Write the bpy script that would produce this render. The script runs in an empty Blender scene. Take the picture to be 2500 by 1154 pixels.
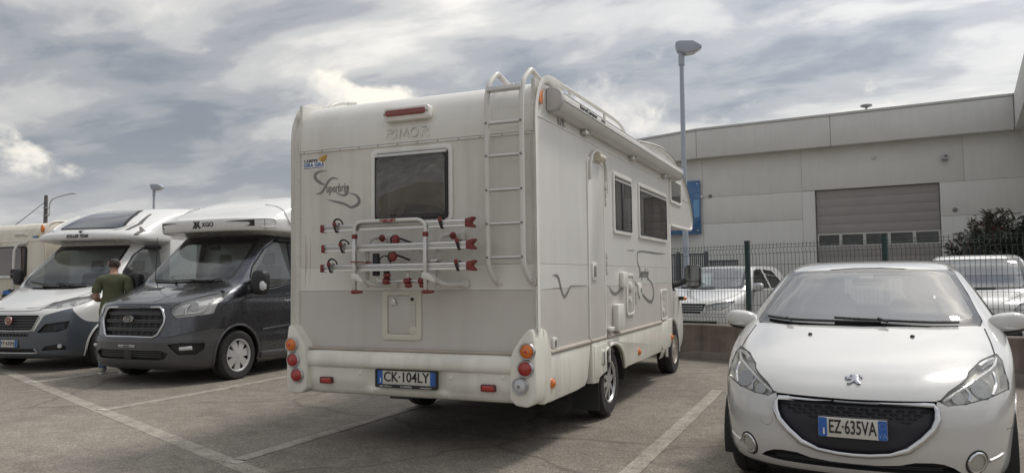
import bpy, bmesh, math, random
from mathutils import Vector, Matrix
from mathutils.bvhtree import BVHTree
from mathutils.interpolate import poly_3d_calc
random.seed(7)
R = math.radians
scn = bpy.context.scene
COL = scn.collection

# ------------------------------------------------------------------ camera
CAM_H = 1.34
yaw, tilt, roll = R(23.2345), R(3.3598), R(-0.531)
fwd = Vector((-math.sin(yaw)*math.cos(tilt), math.cos(yaw)*math.cos(tilt), math.sin(tilt)))
rgt = Vector((math.cos(yaw), math.sin(yaw), 0)); upv = rgt.cross(fwd)
r2 = rgt*math.cos(roll)+upv*math.sin(roll); u2 = upv*math.cos(roll)-rgt*math.sin(roll)
cd = bpy.data.cameras.new('camera'); cd.sensor_width = 36; cd.lens = 1868.356/2500*36
cd.clip_start = .05; cd.clip_end = 3000
cam = bpy.data.objects.new('camera', cd); COL.objects.link(cam)
cam.matrix_world = Matrix(((r2.x, u2.x, -fwd.x, 0), (r2.y, u2.y, -fwd.y, 0), (r2.z, u2.z, -fwd.z, CAM_H), (0, 0, 0, 1)))
scn.camera = cam

# ------------------------------------------------------------------ sky and sun
SUN_EL, SUN_AZ = R(58), R(34)         # azimuth measured from +Y towards +X
sunv = Vector((math.cos(SUN_EL)*math.sin(SUN_AZ), math.cos(SUN_EL)*math.cos(SUN_AZ), math.sin(SUN_EL)))
wld = bpy.data.worlds.new('World'); scn.world = wld; wld.use_nodes = True
wn, wl = wld.node_tree.nodes, wld.node_tree.links
wn.clear()
CUM = (.35, .2, .1)
def N(tree, typ, **kw):
    n = tree.nodes.new(typ)
    for k, v in kw.items():
        if k.startswith('i_'): n.inputs[int(k[2:])].default_value = v
        else: setattr(n, k, v)
    return n
def mth(tree, op, a, b=None, clamp=False):
    n = tree.nodes.new('ShaderNodeMath'); n.operation = op; n.use_clamp = clamp
    for i, s in enumerate((a, b)):
        if s is None: continue
        if isinstance(s, (int, float)): n.inputs[i].default_value = s
        else: tree.links.new(s, n.inputs[i])
    return n.outputs[0]
def ramp(tree, fac, stops, interp='LINEAR'):
    n = tree.nodes.new('ShaderNodeValToRGB'); n.color_ramp.interpolation = interp
    e = n.color_ramp.elements
    while len(e) < len(stops): e.new(.5)
    for el, (p, c) in zip(e, stops):
        el.position = p; el.color = (*c, 1) if len(c) == 3 else c
    tree.links.new(fac, n.inputs[0]); return n.outputs[0]
def mixc(tree, fac, a, b, mode='MIX'):
    n = tree.nodes.new('ShaderNodeMix'); n.data_type = 'RGBA'; n.blend_type = mode
    for i, s in ((0, fac), (6, a), (7, b)):
        if isinstance(s, (int, float)): n.inputs[i].default_value = s
        elif isinstance(s, tuple): n.inputs[i].default_value = (*s, 1) if len(s) == 3 else s
        else: tree.links.new(s, n.inputs[i])
    return n.outputs[2]
T = wld.node_tree
tc = N(T, 'ShaderNodeTexCoord'); sep = N(T, 'ShaderNodeSeparateXYZ'); wl.new(tc.outputs['Generated'], sep.inputs[0])
zc = mth(T, 'MAXIMUM', sep.outputs[2], 0.0)
den = mth(T, 'ADD', zc, .20)
cu = N(T, 'ShaderNodeCombineXYZ'); wl.new(mth(T, 'DIVIDE', sep.outputs[0], den), cu.inputs[0]); wl.new(mth(T, 'DIVIDE', sep.outputs[1], den), cu.inputs[1])
mp = N(T, 'ShaderNodeMapping'); mp.inputs['Rotation'].default_value = (0, 0, R(-30)); mp.inputs['Scale'].default_value = (.62, 1.0, 1); mp.inputs['Location'].default_value = (7.3, 4.1, 0)
wl.new(cu.outputs[0], mp.inputs[0])
def noise(tree, vec, sc, det, rough=.5, dist=0, lac=2):
    n = tree.nodes.new('ShaderNodeTexNoise'); n.inputs['Scale'].default_value = sc; n.inputs['Detail'].default_value = det
    n.inputs['Roughness'].default_value = rough; n.inputs['Distortion'].default_value = dist; n.inputs['Lacunarity'].default_value = lac
    if vec is not None: tree.links.new(vec, n.inputs['Vector'])
    return n.outputs[0]
nA = noise(T, mp.outputs[0], .9, 4, .5, .2)
nB = noise(T, mp.outputs[0], 3.4, 8, .53, .3)
dens = mth(T, 'ADD', mth(T, 'MULTIPLY', nA, .5), mth(T, 'MULTIPLY', nB, .5))
K = 10.0
cl = ramp(T, dens, [(.39, (.172*K, .187*K, .215*K)), (.465, (.260*K, .268*K, .282*K)), (.53, (.378*K, .376*K, .370*K)), (.63, (.58*K, .56*K, .52*K))], 'EASE')
dp = N(T, 'ShaderNodeVectorMath', operation='DOT_PRODUCT'); wl.new(tc.outputs['Generated'], dp.inputs[0]); dp.inputs[1].default_value = sunv
glow = mth(T, 'POWER', mth(T, 'MAXIMUM', dp.outputs['Value'], 0.0), 4.0)
bri = mth(T, 'ADD', mth(T, 'ADD', mth(T, 'MULTIPLY', glow, 1.7), mth(T, 'MULTIPLY', zc, .10)), .78)
vm = N(T, 'ShaderNodeVectorMath', operation='SCALE'); wl.new(cl, vm.inputs[0]); wl.new(bri, vm.inputs['Scale'])
# heaped clouds low over the horizon
mp2 = N(T, 'ShaderNodeMapping'); mp2.inputs['Scale'].default_value = (1, 1, 1.45); mp2.inputs['Location'].default_value = CUM
wl.new(tc.outputs['Generated'], mp2.inputs[0])
nC = noise(T, mp2.outputs[0], 3.6, 9, .58, .1)
band = mth(T, 'MULTIPLY', mth(T, 'SUBTRACT', sep.outputs[2], .195), mth(T, 'SUBTRACT', sep.outputs[2], .195))
cm = mth(T, 'SUBTRACT', nC, mth(T, 'MULTIPLY', band, 7.5))
mp3 = N(T, 'ShaderNodeMapping'); mp3.inputs['Scale'].default_value = (1, 1, 1.45); mp3.inputs['Location'].default_value = (CUM[0]+.02, CUM[1]+.01, CUM[2]+.055)
wl.new(tc.outputs['Generated'], mp3.inputs[0])
nD = noise(T, mp3.outputs[0], 3.6, 7, .58, .1)
lit = mth(T, 'ADD', mth(T, 'MULTIPLY', mth(T, 'SUBTRACT', nC, nD), 3.2), .45, True)
cmask = ramp(T, cm, [(.530, (0, 0, 0)), (.60, (1, 1, 1))], 'EASE')
ccol = ramp(T, lit, [(.1, (.28*K, .295*K, .33*K)), (.5, (.43*K, .425*K, .42*K)), (.9, (.68*K, .645*K, .575*K))])
cmulf = N(T, 'ShaderNodeVectorMath', operation='SCALE'); wl.new(ccol, cmulf.inputs[0]); wl.new(mth(T, 'ADD', mth(T, 'MULTIPLY', glow, .9), .85), cmulf.inputs['Scale'])
sky = N(T, 'ShaderNodeTexSky'); sky.sky_type = 'NISHITA'; sky.sun_disc = False; sky.sun_elevation = SUN_EL; sky.sun_rotation = SUN_AZ
sky.air_density = 1.3; sky.dust_density = 3.0
c1 = mixc(T, .94, sky.outputs[0], vm.outputs[0])
c2 = mixc(T, mth(T, 'MULTIPLY', cmask, .85), c1, cmulf.outputs[0])
hz = ramp(T, sep.outputs[2], [(.0, (1, 1, 1)), (.18, (0, 0, 0))])
c3 = mixc(T, mth(T, 'MULTIPLY', hz, .55), c2, (.33*K, .335*K, .345*K))
bg = N(T, 'ShaderNodeBackground'); bg.inputs[1].default_value = .1; wl.new(c3, bg.inputs[0])
wo = N(T, 'ShaderNodeOutputWorld'); wl.new(bg.outputs[0], wo.inputs[0])
sl = bpy.data.lights.new('sun', 'SUN'); sl.energy = .9; sl.angle = R(10); sl.color = (1, .95, .87)
so = bpy.data.objects.new('sun', sl); COL.objects.link(so); so.rotation_euler = sunv.to_track_quat('Z', 'Y').to_euler(); so.location = (0, 0, 30)
vs = scn.view_settings; vs.view_transform = 'Standard'; vs.look = 'None'; vs.gamma = 1; vs.use_curve_mapping = False; vs.exposure = 0.93
scn.cycles.max_bounces = 8; scn.cycles.transparent_max_bounces = 16; scn.cycles.caustics_reflective = False; scn.cycles.caustics_refractive = False

# ------------------------------------------------------------------ materials
MATS = {}
def pbr(name, col, rough=.5, metal=0, coat=0, var=.08, vscale=3.0, streak=0.0, bump=0.0, bscale=200, dirt=None, spec=.5, emit=None, tint=(.36, .325, .275)):
    if name in MATS: return MATS[name]
    m = bpy.data.materials.new(name); m.use_nodes = True; t = m.node_tree
    b = t.nodes['Principled BSDF']; b.inputs['Roughness'].default_value = rough; b.inputs['Metallic'].default_value = metal
    b.inputs['Coat Weight'].default_value = coat; b.inputs['Coat Roughness'].default_value = .03; b.inputs['Specular IOR Level'].default_value = spec
    tcn = N(t, 'ShaderNodeTexCoord'); v = tcn.outputs['Object']
    n1 = noise(t, v, vscale, 6, .6)
    lo = tuple(c*(1-var) for c in col); hi = tuple(min(1, c*(1+var)) for c in col)
    c = ramp(t, n1, [(.3, lo), (.7, hi)])
    if streak:
        mpn = N(t, 'ShaderNodeMapping'); mpn.inputs['Scale'].default_value = (4, 4, .35); t.links.new(v, mpn.inputs[0])
        n2 = noise(t, mpn.outputs[0], 1.6, 3, .55, .2)
        n3 = noise(t, v, 1.7, 5, .6)
        f = ramp(t, mth(t, 'ADD', mth(t, 'MULTIPLY', n2, .6), mth(t, 'MULTIPLY', n3, .4)), [(.46, (0, 0, 0)), (.68, (1, 1, 1))])
        c = mixc(t, mth(t, 'MULTIPLY', f, streak), c, tint)
    t.links.new(c, b.inputs['Base Color'])
    n4 = noise(t, v, vscale*4, 5, .6)
    rr = N(t, 'ShaderNodeMapRange'); rr.inputs[3].default_value = max(0, rough-.07); rr.inputs[4].default_value = min(1, rough+.09); t.links.new(n4, rr.inputs[0]); t.links.new(rr.outputs[0], b.inputs['Roughness'])
    if bump:
        bn = noise(t, v, bscale, 4, .6); bp = N(t, 'ShaderNodeBump'); bp.inputs['Strength'].default_value = bump; bp.inputs['Distance'].default_value = .004
        t.links.new(bn, bp.inputs['Height']); t.links.new(bp.outputs[0], b.inputs['Normal'])
    MATS[name] = m; return m
def glass(name, tint, r0=.08, rough=.0, dirt=.04):
    """thin clear sheet: see-through body, mirror share growing with the grazing angle, a film of dust"""
    if name in MATS: return MATS[name]
    m = bpy.data.materials.new(name); m.use_nodes = True; t = m.node_tree; t.nodes.clear()
    o = N(t, 'ShaderNodeOutputMaterial'); lw = N(t, 'ShaderNodeLayerWeight'); lw.inputs[0].default_value = .5
    fac = mth(t, 'ADD', mth(t, 'MULTIPLY', mth(t, 'POWER', lw.outputs['Facing'], 4.5), 1-r0), r0, True)
    tr = N(t, 'ShaderNodeBsdfTransparent'); tr.inputs[0].default_value = (*tint, 1)
    gl = N(t, 'ShaderNodeBsdfGlossy'); gl.inputs['Roughness'].default_value = rough
    df = N(t, 'ShaderNodeBsdfDiffuse'); df.inputs[0].default_value = (.50, .48, .44, 1)
    tcn = N(t, 'ShaderNodeTexCoord'); nz = noise(t, tcn.outputs['Object'], 5, 6, .65)
    dm = ramp(t, nz, [(.4, (.3,)*3), (.7, (1,)*3)])
    m0 = N(t, 'ShaderNodeMixShader'); t.links.new(mth(t, 'MULTIPLY', dm, dirt), m0.inputs[0]); t.links.new(tr.outputs[0], m0.inputs[1]); t.links.new(df.outputs[0], m0.inputs[2])
    m1 = N(t, 'ShaderNodeMixShader'); t.links.new(fac, m1.inputs[0]); t.links.new(m0.outputs[0], m1.inputs[1]); t.links.new(gl.outputs[0], m1.inputs[2])
    t.links.new(m1.outputs[0], o.inputs[0]); MATS[name] = m; return m

M = {}
M['white'] = pbr('camper_white', (.76, .745, .70), .32, coat=.3, var=.03, streak=.22)
M['cap'] = pbr('camper_cap', (.76, .745, .70), .34, coat=.25, var=.03, streak=.20)
M['rear'] = pbr('camper_rear_panel', (.68, .66, .61), .38, coat=.15, var=.04, streak=.38)
M['side'] = pbr('camper_side_panel', (.70, .69, .66), .30, coat=.3, var=.02, streak=.12)
M['band'] = pbr('camper_grey_band', (.58, .548, .515), .40, coat=.1, var=.03, streak=.14)
M['bumper'] = pbr('camper_bumper', (.82, .80, .72), .36, coat=.2, var=.04, streak=.34)
M['trim'] = pbr('camper_trim', (.80, .785, .745), .38, var=.03, streak=.28)
M['alu'] = pbr('aluminium', (.62, .61, .59), .32, metal=.85, var=.05, vscale=12)
M['alu_white'] = pbr('white_lacquer_tube', (.68, .665, .63), .35, var=.04, streak=.2)
M['red'] = pbr('red_plastic', (.19, .028, .026), .45, var=.1)
M['black'] = pbr('black_plastic', (.022, .022, .023), .5, var=.15)
M['rubber'] = pbr('rubber', (.030, .029, .028), .75, var=.15, vscale=20, bump=.2)
M['dark'] = pbr('underbody_dark', (.02, .02, .02), .8)
M['bowl'] = pbr('lamp_bowl', (.42, .42, .42), .22, metal=.9, var=.15, vscale=40)
M['chrome'] = pbr('chrome', (.62, .62, .63), .08, metal=1, var=.02)
M['silver'] = pbr('silver_paint', (.52, .52, .52), .28, metal=.6, var=.05)
M['amber'] = pbr('amber_lens', (.75, .20, .02), .12, coat=1, var=.12, vscale=40, bump=.5, bscale=120)
M['redlens'] = pbr('red_lens', (.42, .025, .02), .10, coat=1, var=.15, vscale=40, bump=.5, bscale=120)
M['doormirror'] = pbr('mirror_dim', (.22, .23, .24), .05, metal=1, var=.01)
M['clearlens'] = pbr('clear_lens', (.62, .63, .64), .10, coat=1, var=.15, vscale=50, bump=.8, bscale=150)
M['ink'] = pbr('black_ink', (.02, .02, .022), .45)
M['greyink'] = pbr('grey_decal', (.20, .195, .185), .35, coat=.3)
M['plate'] = pbr('plate_white', (.62, .60, .55), .35, var=.04)
M['blue'] = pbr('plate_blue', (.03, .12, .42), .35)
M['whitepaint'] = pbr('white_decal', (.75, .75, .74), .4)
M['smoke'] = glass('smoked_acrylic', (.66, .64, .61), .08, 0, .12)  # dust film, denser here to stand for reflected grey on the panes
M['glass'] = glass('car_glass', (.56, .61, .61), .13, 0, .05)
M['glass_dark'] = glass('tinted_glass', (.34, .36, .36), .08, 0, .05)
M['lens'] = glass('lamp_glass', (.96, .96, .95), .05, 0, .06)
M['carwhite'] = pbr('car_white', (.57, .565, .55), .18, coat=1, var=.02, streak=.03)
M['ford'] = pbr('ford_grey', (.082, .085, .097), .26, metal=.85, coat=1.0, var=.06)
M['fordplastic'] = pbr('grey_bumper', (.064, .063, .066), .36, coat=.5, var=.08)
M['fiatwhite'] = pbr('fiat_white', (.72, .715, .695), .22, coat=.9, var=.02)
M['fiatgrey'] = pbr('fiat_grey', (.085, .10, .12), .32, coat=.6, var=.06)
M['gel'] = pbr('white_gelcoat', (.76, .755, .735), .26, coat=.5, var=.025, vscale=1.2)
M['frit'] = pbr('black_glass_border', (.012, .012, .013), .08, coat=.5)
M['seatgrey'] = pbr('seat_cloth', (.20, .19, .18), .9, var=.1)
M['seatlight'] = pbr('seat_beige', (.42, .39, .34), .9, var=.1)
M['dash'] = pbr('dashboard', (.045, .045, .047), .6)
M['curtain'] = pbr('curtain_cloth', (.60, .62, .58), .9, var=.1, vscale=8)
M['mirrorface'] = pbr('mirror_glass', (.75, .77, .78), .03, metal=1, var=.01)
# ------------------------------------------------------------------ helpers
def tag(o, label, cat, group=None, kind=None):
    if label: o['label'] = label
    if cat: o['category'] = cat
    if group: o['group'] = group
    if kind: o['kind'] = kind
    return o
def empty(name, loc=(0, 0, 0), rot=(0, 0, 0)):
    o = bpy.data.objects.new(name, None); COL.objects.link(o); o.location = loc; o.rotation_euler = rot; o.empty_display_size = .1
    return o
def link(name, me, mats, parent=None):
    o = bpy.data.objects.new(name, me); COL.objects.link(o)
    for m in (mats if isinstance(mats, (list, tuple)) else [mats]): me.materials.append(m)
    if parent is not None: o.parent = parent
    return o
def catmull(pts, k=8, closed=False):
    P = [Vector(p) for p in pts]; n = len(P); out = []
    for i in range(n if closed else n-1):
        a, b, c, d = (P[(i-1) % n], P[i], P[(i+1) % n], P[(i+2) % n]) if closed else (P[max(i-1, 0)], P[i], P[i+1], P[min(i+2, n-1)])
        for j in range(k):
            t = j/k
            out.append(.5*((2*b)+(c-a)*t+(2*a-5*b+4*c-d)*t*t+(3*b-a-3*c+d)*t**3))
    if not closed: out.append(P[-1])
    return out
def rrect(x0, x1, z0, z1, r, n=5):
    out = []
    for cx, cz, a in ((x1-r, z0+r, -90), (x1-r, z1-r, 0), (x0+r, z1-r, 90), (x0+r, z0+r, 180)):
        for i in range(n+1):
            t = R(a+90*i/n); out.append((cx+r*math.cos(t), cz+r*math.sin(t)))
    return out
def ell(cx, cz, rx, rz=None, n=24):
    rz = rz or rx
    return [(cx+rx*math.cos(2*math.pi*i/n), cz+rz*math.sin(2*math.pi*i/n)) for i in range(n)]
def ax3(axis, u, v, w):
    return (w, u, v) if axis == 'x' else ((u, w, v) if axis == 'y' else (u, v, w))
class MB:
    def __init__(s): s.v = []; s.f = []; s.m = []
    def add(s, vs, fs, mi=0):
        k = len(s.v); s.v += [tuple(v) for v in vs]; s.f += [tuple(i+k for i in f) for f in fs]; s.m += [mi]*len(fs); return s
    def box(s, a, b, mi=0):
        (x0, y0, z0), (x1, y1, z1) = a, b
        return s.add([(x0, y0, z0), (x1, y0, z0), (x1, y1, z0), (x0, y1, z0), (x0, y0, z1), (x1, y0, z1), (x1, y1, z1), (x0, y1, z1)],
                     [(0, 3, 2, 1), (4, 5, 6, 7), (0, 1, 5, 4), (1, 2, 6, 5), (2, 3, 7, 6), (3, 0, 4, 7)], mi)
    def prism(s, poly, axis, lo, hi, mi=0):
        n = len(poly); vs = [ax3(axis, u, v, lo) for u, v in poly]+[ax3(axis, u, v, hi) for u, v in poly]
        return s.add(vs, [tuple(range(n))[::-1], tuple(range(n, 2*n))]+[(i, (i+1) % n, n+(i+1) % n, n+i) for i in range(n)], mi)
    def frame(s, po, pi, axis, lo, hi, mi=0):
        n = len(po); vs = []
        for pl, w in ((po, lo), (pi, lo), (po, hi), (pi, hi)): vs += [ax3(axis, u, v, w) for u, v in pl]
        fs = []
        for i in range(n):
            j = (i+1) % n
            fs += [(i, j, n+j, n+i), (2*n+i, 3*n+i, 3*n+j, 2*n+j), (i, 2*n+i, 2*n+j, j), (n+i, n+j, 3*n+j, 3*n+i)]
        return s.add(vs, fs, mi)
    def tube(s, path, r, n=8, closed=False, mi=0, flat=1.0):
        P = [Vector(p) for p in path]; L = len(P); rr = r if isinstance(r, (list, tuple)) else [r]*L
        ref = None; vs = []
        for i in range(L):
            t = (P[(i+1) % L]-P[i-1]) if closed else (P[min(i+1, L-1)]-P[max(i-1, 0)])
            t.normalize()
            if ref is None: ref = t.orthogonal().normalized()
            else:
                ref = ref-t*ref.dot(t)
                ref = ref.normalized() if ref.length > 1e-6 else t.orthogonal().normalized()
            b = t.cross(ref)
            for k in range(n):
                a = 2*math.pi*k/n; vs.append(P[i]+ref*(rr[i]*math.cos(a))+b*(rr[i]*flat*math.sin(a)))
        fs = [(i*n+k, i*n+(k+1) % n, ((i+1) % L)*n+(k+1) % n, ((i+1) % L)*n+k) for i in range(L if closed else L-1) for k in range(n)]
        if not closed: fs += [tuple(range(n))[::-1], tuple(range((L-1)*n, L*n))]
        return s.add(vs, fs, mi)
    def lathe(s, prof, c, axis, n=24, mi=0, cap=True):
        a = Vector(axis).normalized(); u = a.orthogonal().normalized(); w = a.cross(u); c = Vector(c); vs = []
        for r, hgt in prof:
            for k in range(n):
                t = 2*math.pi*k/n; vs.append(c+a*hgt+u*(r*math.cos(t))+w*(r*math.sin(t)))
        L = len(prof)
        fs = [(i*n+k, i*n+(k+1) % n, (i+1)*n+(k+1) % n, (i+1)*n+k) for i in range(L-1) for k in range(n)]
        if cap: fs += [tuple(range(n))[::-1], tuple(range((L-1)*n, L*n))]
        return s.add(vs, fs, mi)
    def ellip(s, c, r, nu=20, nv=12, mi=0, power=1.0, rot=None):
        vs = []; fs = []
        def sp(x): return math.copysign(abs(x)**power, x)
        for i in range(nv+1):
            p = -math.pi/2+math.pi*i/nv
            for k in range(nu):
                t = 2*math.pi*k/nu
                v = Vector((r[0]*sp(math.cos(p))*sp(math.cos(t)), r[1]*sp(math.cos(p))*sp(math.sin(t)), r[2]*sp(math.sin(p))))
                if rot is not None: v = rot @ v
                vs.append(Vector(c)+v)
        for i in range(nv):
            for k in range(nu): fs.append((i*nu+k, i*nu+(k+1) % nu, (i+1)*nu+(k+1) % nu, (i+1)*nu+k))
        return s.add(vs, fs, mi)
    def grid(s, rows, closed=False, mi=0):
        n = len(rows[0]); vs = [p for r in rows for p in r]
        fs = [(i*n+k, i*n+k+1, (i+1)*n+k+1, (i+1)*n+k) for i in range(len(rows)-1) for k in range(n-1)]
        if closed: fs += [(i*n+n-1, i*n, (i+1)*n, (i+1)*n+n-1) for i in range(len(rows)-1)]
        return s.add(vs, fs, mi)
    def build(s, name, mats, parent=None, bevel=0, ang=35, smooth=True, seg=2, recalc=True):
        bm = bmesh.new(); vv = [bm.verts.new(v) for v in s.v]
        for f, mi in zip(s.f, s.m):
            if len(set(f)) < 3: continue
            try:
                fc = bm.faces.new([vv[i] for i in f]); fc.material_index = mi
            except ValueError: pass
        bmesh.ops.remove_doubles(bm, verts=bm.verts, dist=1e-5)
        if recalc: bmesh.ops.recalc_face_normals(bm, faces=bm.faces)
        if bevel:
            es = [e for e in bm.edges if len(e.link_faces) == 2 and e.calc_face_angle(0) > R(30)]
            bmesh.ops.bevel(bm, geom=es, offset=bevel, segments=seg, profile=.5, affect='EDGES', clamp_overlap=True)
        me = bpy.data.meshes.new(name); bm.to_mesh(me); bm.free()
        if smooth:
            me.polygons.foreach_set('use_smooth', [True]*len(me.polygons)); me.set_sharp_from_angle(angle=R(ang))
        return link(name, me, mats, parent)
def box(name, a, b, mat, parent=None, bevel=0): return MB().box(a, b).build(name, mat, parent, bevel)
def tube(name, path, r, mat, parent=None, n=8, closed=False, flat=1.0): return MB().tube(path, r, n, closed, 0, flat).build(name, mat, parent, ang=60)
def prism(name, poly, axis, lo, hi, mat, parent=None, bevel=0): return MB().prism(poly, axis, lo, hi).build(name, mat, parent, bevel)
def text(name, s, size, mat, parent, loc, rot=(R(90), 0, 0), ext=.0015, shear=0, sx=1.0, align='CENTER', bold=0.0, spacing=1.0):
    cu = bpy.data.curves.new(name, 'FONT'); cu.body = s; cu.size = size; cu.extrude = ext; cu.shear = shear; cu.align_x = align; cu.align_y = 'CENTER'; cu.offset = bold; cu.space_character = spacing
    cu.resolution_u = 3
    tmp = bpy.data.objects.new(name, cu); COL.objects.link(tmp)
    dg = bpy.context.evaluated_depsgraph_get()
    me = bpy.data.meshes.new_from_object(tmp.evaluated_get(dg)); bpy.data.objects.remove(tmp)
    me.materials.clear()
    o = link(name, me, mat, parent); o.location = loc; o.rotation_euler = rot; o.scale = (sx, 1, 1); return o
def strokes(name, lines, mat, parent, fn, k=6, th=.0015):
    """flat tapered strokes; lines of (u,v,width); fn maps (u,v,off) to a point on the wall"""
    mb = MB()
    for ln in lines:
        P = catmull([(u, v, w) for u, v, w in ln], k); n = len(P); lft = []; rg = []
        for i in range(n):
            t = Vector((P[min(i+1, n-1)].x-P[max(i-1, 0)].x, P[min(i+1, n-1)].y-P[max(i-1, 0)].y)).normalized(); nn = Vector((-t.y, t.x)); w = max(P[i].z, .0008)/2
            lft.append((P[i].x+nn.x*w, P[i].y+nn.y*w)); rg.append((P[i].x-nn.x*w, P[i].y-nn.y*w))
        mb.grid([[fn(*a, th) for a in lft], [fn(*a, th) for a in rg]])
    return mb.build(name, mat, parent, smooth=False)
def solid(bm, t):
    bmesh.ops.solidify(bm, geom=bm.faces[:], thickness=t)
def inpoly(p, poly):
    x, y = p; c = False; j = len(poly)-1
    for i in range(len(poly)):
        xi, yi = poly[i]; xj, yj = poly[j]
        if (yi > y) != (yj > y) and x < (xj-xi)*(y-yi)/(yj-yi)+xi: c = not c
        j = i
    return c
def pchip(xs, ys, x):
    n = len(xs); h = [xs[i+1]-xs[i] for i in range(n-1)]; d = [(ys[i+1]-ys[i])/h[i] for i in range(n-1)]; m = [0]*n
    m[0], m[-1] = d[0], d[-1]
    for i in range(1, n-1):
        if d[i-1]*d[i] > 0:
            w1, w2 = 2*h[i]+h[i-1], h[i]+2*h[i-1]; m[i] = (w1+w2)/(w1/d[i-1]+w2/d[i])
    i = max(0, min(n-2, next((k-1 for k in range(1, n) if x <= xs[k]), n-2)))
    t = (x-xs[i])/h[i]
    return (1+2*t)*(1-t)**2*ys[i]+t*(1-t)**2*h[i]*m[i]+t*t*(3-2*t)*ys[i+1]+t*t*(t-1)*h[i]*m[i+1]
class Body:
    """A car shell lofted from plan outlines: rows of z, front y, corner depth, roundness, half width [, rear y]"""
    def __init__(s, rows, rear, step=.035, nf=26, ns=26, close_rear=True, nr=3.0, cr=.5, top=True):
        S = [0]
        for a, b in zip(rows, rows[1:]): S.append(S[-1]+math.hypot(b[0]-a[0], b[1]-a[1], (b[4]-a[4])))
        cols = [[r[k] for r in rows] for k in range(5)]; rr = [r[5] if len(r) > 5 else rear for r in rows]
        ts = []
        for a, b in zip(S, S[1:]):
            n = max(1, round((b-a)/step)); ts += [a+(b-a)*i/n for i in range(n)]
        ts.append(S[-1]); rings = []
        for t in ts:
            z, f, c, n, w = [pchip(S, q, t) for q in cols]; r = pchip(S, rr, t); half = []
            for i in range(nf+1):
                q = i/nf; th = math.pi/2*(3*q*q-2*q**3)
                half.append((w*math.sin(th)**(2/n), c-(c-f)*math.cos(th)**(2/n), z))
            yb = r-cr if close_rear else r
            for i in range(1, ns+1): half.append((w, c+(yb-c)*i/ns, z))
            if close_rear:
                for i in range(1, 13):
                    q = i/12; th = math.pi/2*(3*q*q-2*q**3)
                    half.append((w*math.cos(th)**(2/nr), yb+cr*math.sin(th)**(2/nr), z))
            rings.append(half)
        bm = bmesh.new(); G = []
        for hf in rings:
            rt = [bm.verts.new(p) for p in hf]
            lf = [rt[0]]+[bm.verts.new((-p[0], p[1], p[2])) for p in (hf[1:-1] if close_rear else hf[1:])]
            if close_rear: lf.append(rt[-1])
            G.append((rt, lf))
        for (a, la), (b, lb) in zip(G, G[1:]):
            for k in range(len(a)-1):
                bm.faces.new((a[k], a[k+1], b[k+1], b[k])); bm.faces.new((la[k+1], la[k], lb[k], lb[k+1]))
        if top:
            rt, lf = G[-1]; m = len(rt)
            for k in range(1, m-1):
                try: bm.faces.new((lf[k], rt[k], rt[k+1], lf[k+1]) if rt[k+1] is not lf[k+1] else (lf[k], rt[k], rt[k+1]))
                except ValueError: pass
            bm.faces.new((rt[0], rt[1], lf[1]))
        bmesh.ops.recalc_face_normals(bm, faces=bm.faces)
        bm.normal_update(); bm.verts.ensure_lookup_table(); bm.faces.ensure_lookup_table()
        s.bm = bm; s.bvh = BVHTree.FromBMesh(bm); s.bv = [v.co.copy() for v in bm.verts]; s.bn = [v.normal.copy() for v in bm.verts]
        s.bf = [[v.index for v in f.verts] for f in bm.faces]
    def nrm(s, co):
        loc, no, idx, d = s.bvh.find_nearest(co)
        ids = s.bf[idx]; w = poly_3d_calc([s.bv[i] for i in ids], loc); n = Vector((0, 0, 0))
        for i, q in zip(ids, w): n += s.bn[i]*q
        return n.normalized() if n.length > 1e-6 else no
    def ray(s, u, v, axis='y', sg=-1):
        if axis == 'y': o = Vector((u, 20*sg, v)); d = Vector((0, -sg, 0))
        else: o = Vector((20*sg, u, v)); d = Vector((-sg, 0, 0))
        loc, n, i, dist = s.bvh.ray_cast(o, d)
        return loc
    def near(s, p):
        return s.bvh.find_nearest(Vector(p))[0]
    def _split(s, bm, poly, axis, sg):
        ia, ib = (0, 2) if axis == 'y' else (1, 2); ic = 1 if axis == 'y' else 0
        us = [p[0] for p in poly]; vs_ = [p[1] for p in poly]; bb = (min(us), max(us), min(vs_), max(vs_))
        def ok(f):
            return f.normal[ic]*sg > .02 and max(v.co[ia] for v in f.verts) > bb[0] and min(v.co[ia] for v in f.verts) < bb[1] and max(v.co[ib] for v in f.verts) > bb[2] and min(v.co[ib] for v in f.verts) < bb[3] and (axis == 'y' or f.calc_center_median().x*sg > 0)
        cand = set(f for f in bm.faces if ok(f))
        for i in range(len(poly)):
            a, b = poly[i], poly[(i+1) % len(poly)]
            if math.hypot(a[0]-b[0], a[1]-b[1]) < 1e-6: continue
            lo0, hi0 = min(a[0], b[0])-1e-4, max(a[0], b[0])+1e-4; lo1, hi1 = min(a[1], b[1])-1e-4, max(a[1], b[1])+1e-4
            sub = [f for f in cand if f.is_valid and max(v.co[ia] for v in f.verts) >= lo0 and min(v.co[ia] for v in f.verts) <= hi0 and max(v.co[ib] for v in f.verts) >= lo1 and min(v.co[ib] for v in f.verts) <= hi1]
            if not sub: continue
            co = [0, 0, 0]; co[ia], co[ib] = a; no = [0, 0, 0]; no[ia], no[ib] = -(b[1]-a[1]), b[0]-a[0]
            g = set(sub)
            for f in sub: g.update(f.edges); g.update(f.verts)
            res = bmesh.ops.bisect_plane(bm, geom=list(g), dist=1e-6, plane_co=co, plane_no=no)
            cand.update(f for f in res['geom'] if isinstance(f, bmesh.types.BMFace) and f.is_valid)
        ins = []
        for f in cand:
            if not f.is_valid: continue
            c = f.calc_center_median()
            if inpoly((c[ia], c[ib]), poly): ins.append(f)
        return ins
    def cut(s, poly, axis='y', sg=-1):
        ins = s._split(s.bm, poly, axis, sg); s.bm.normal_update()
        out = s._take(ins); bmesh.ops.delete(s.bm, geom=ins, context='FACES'); return out
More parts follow.
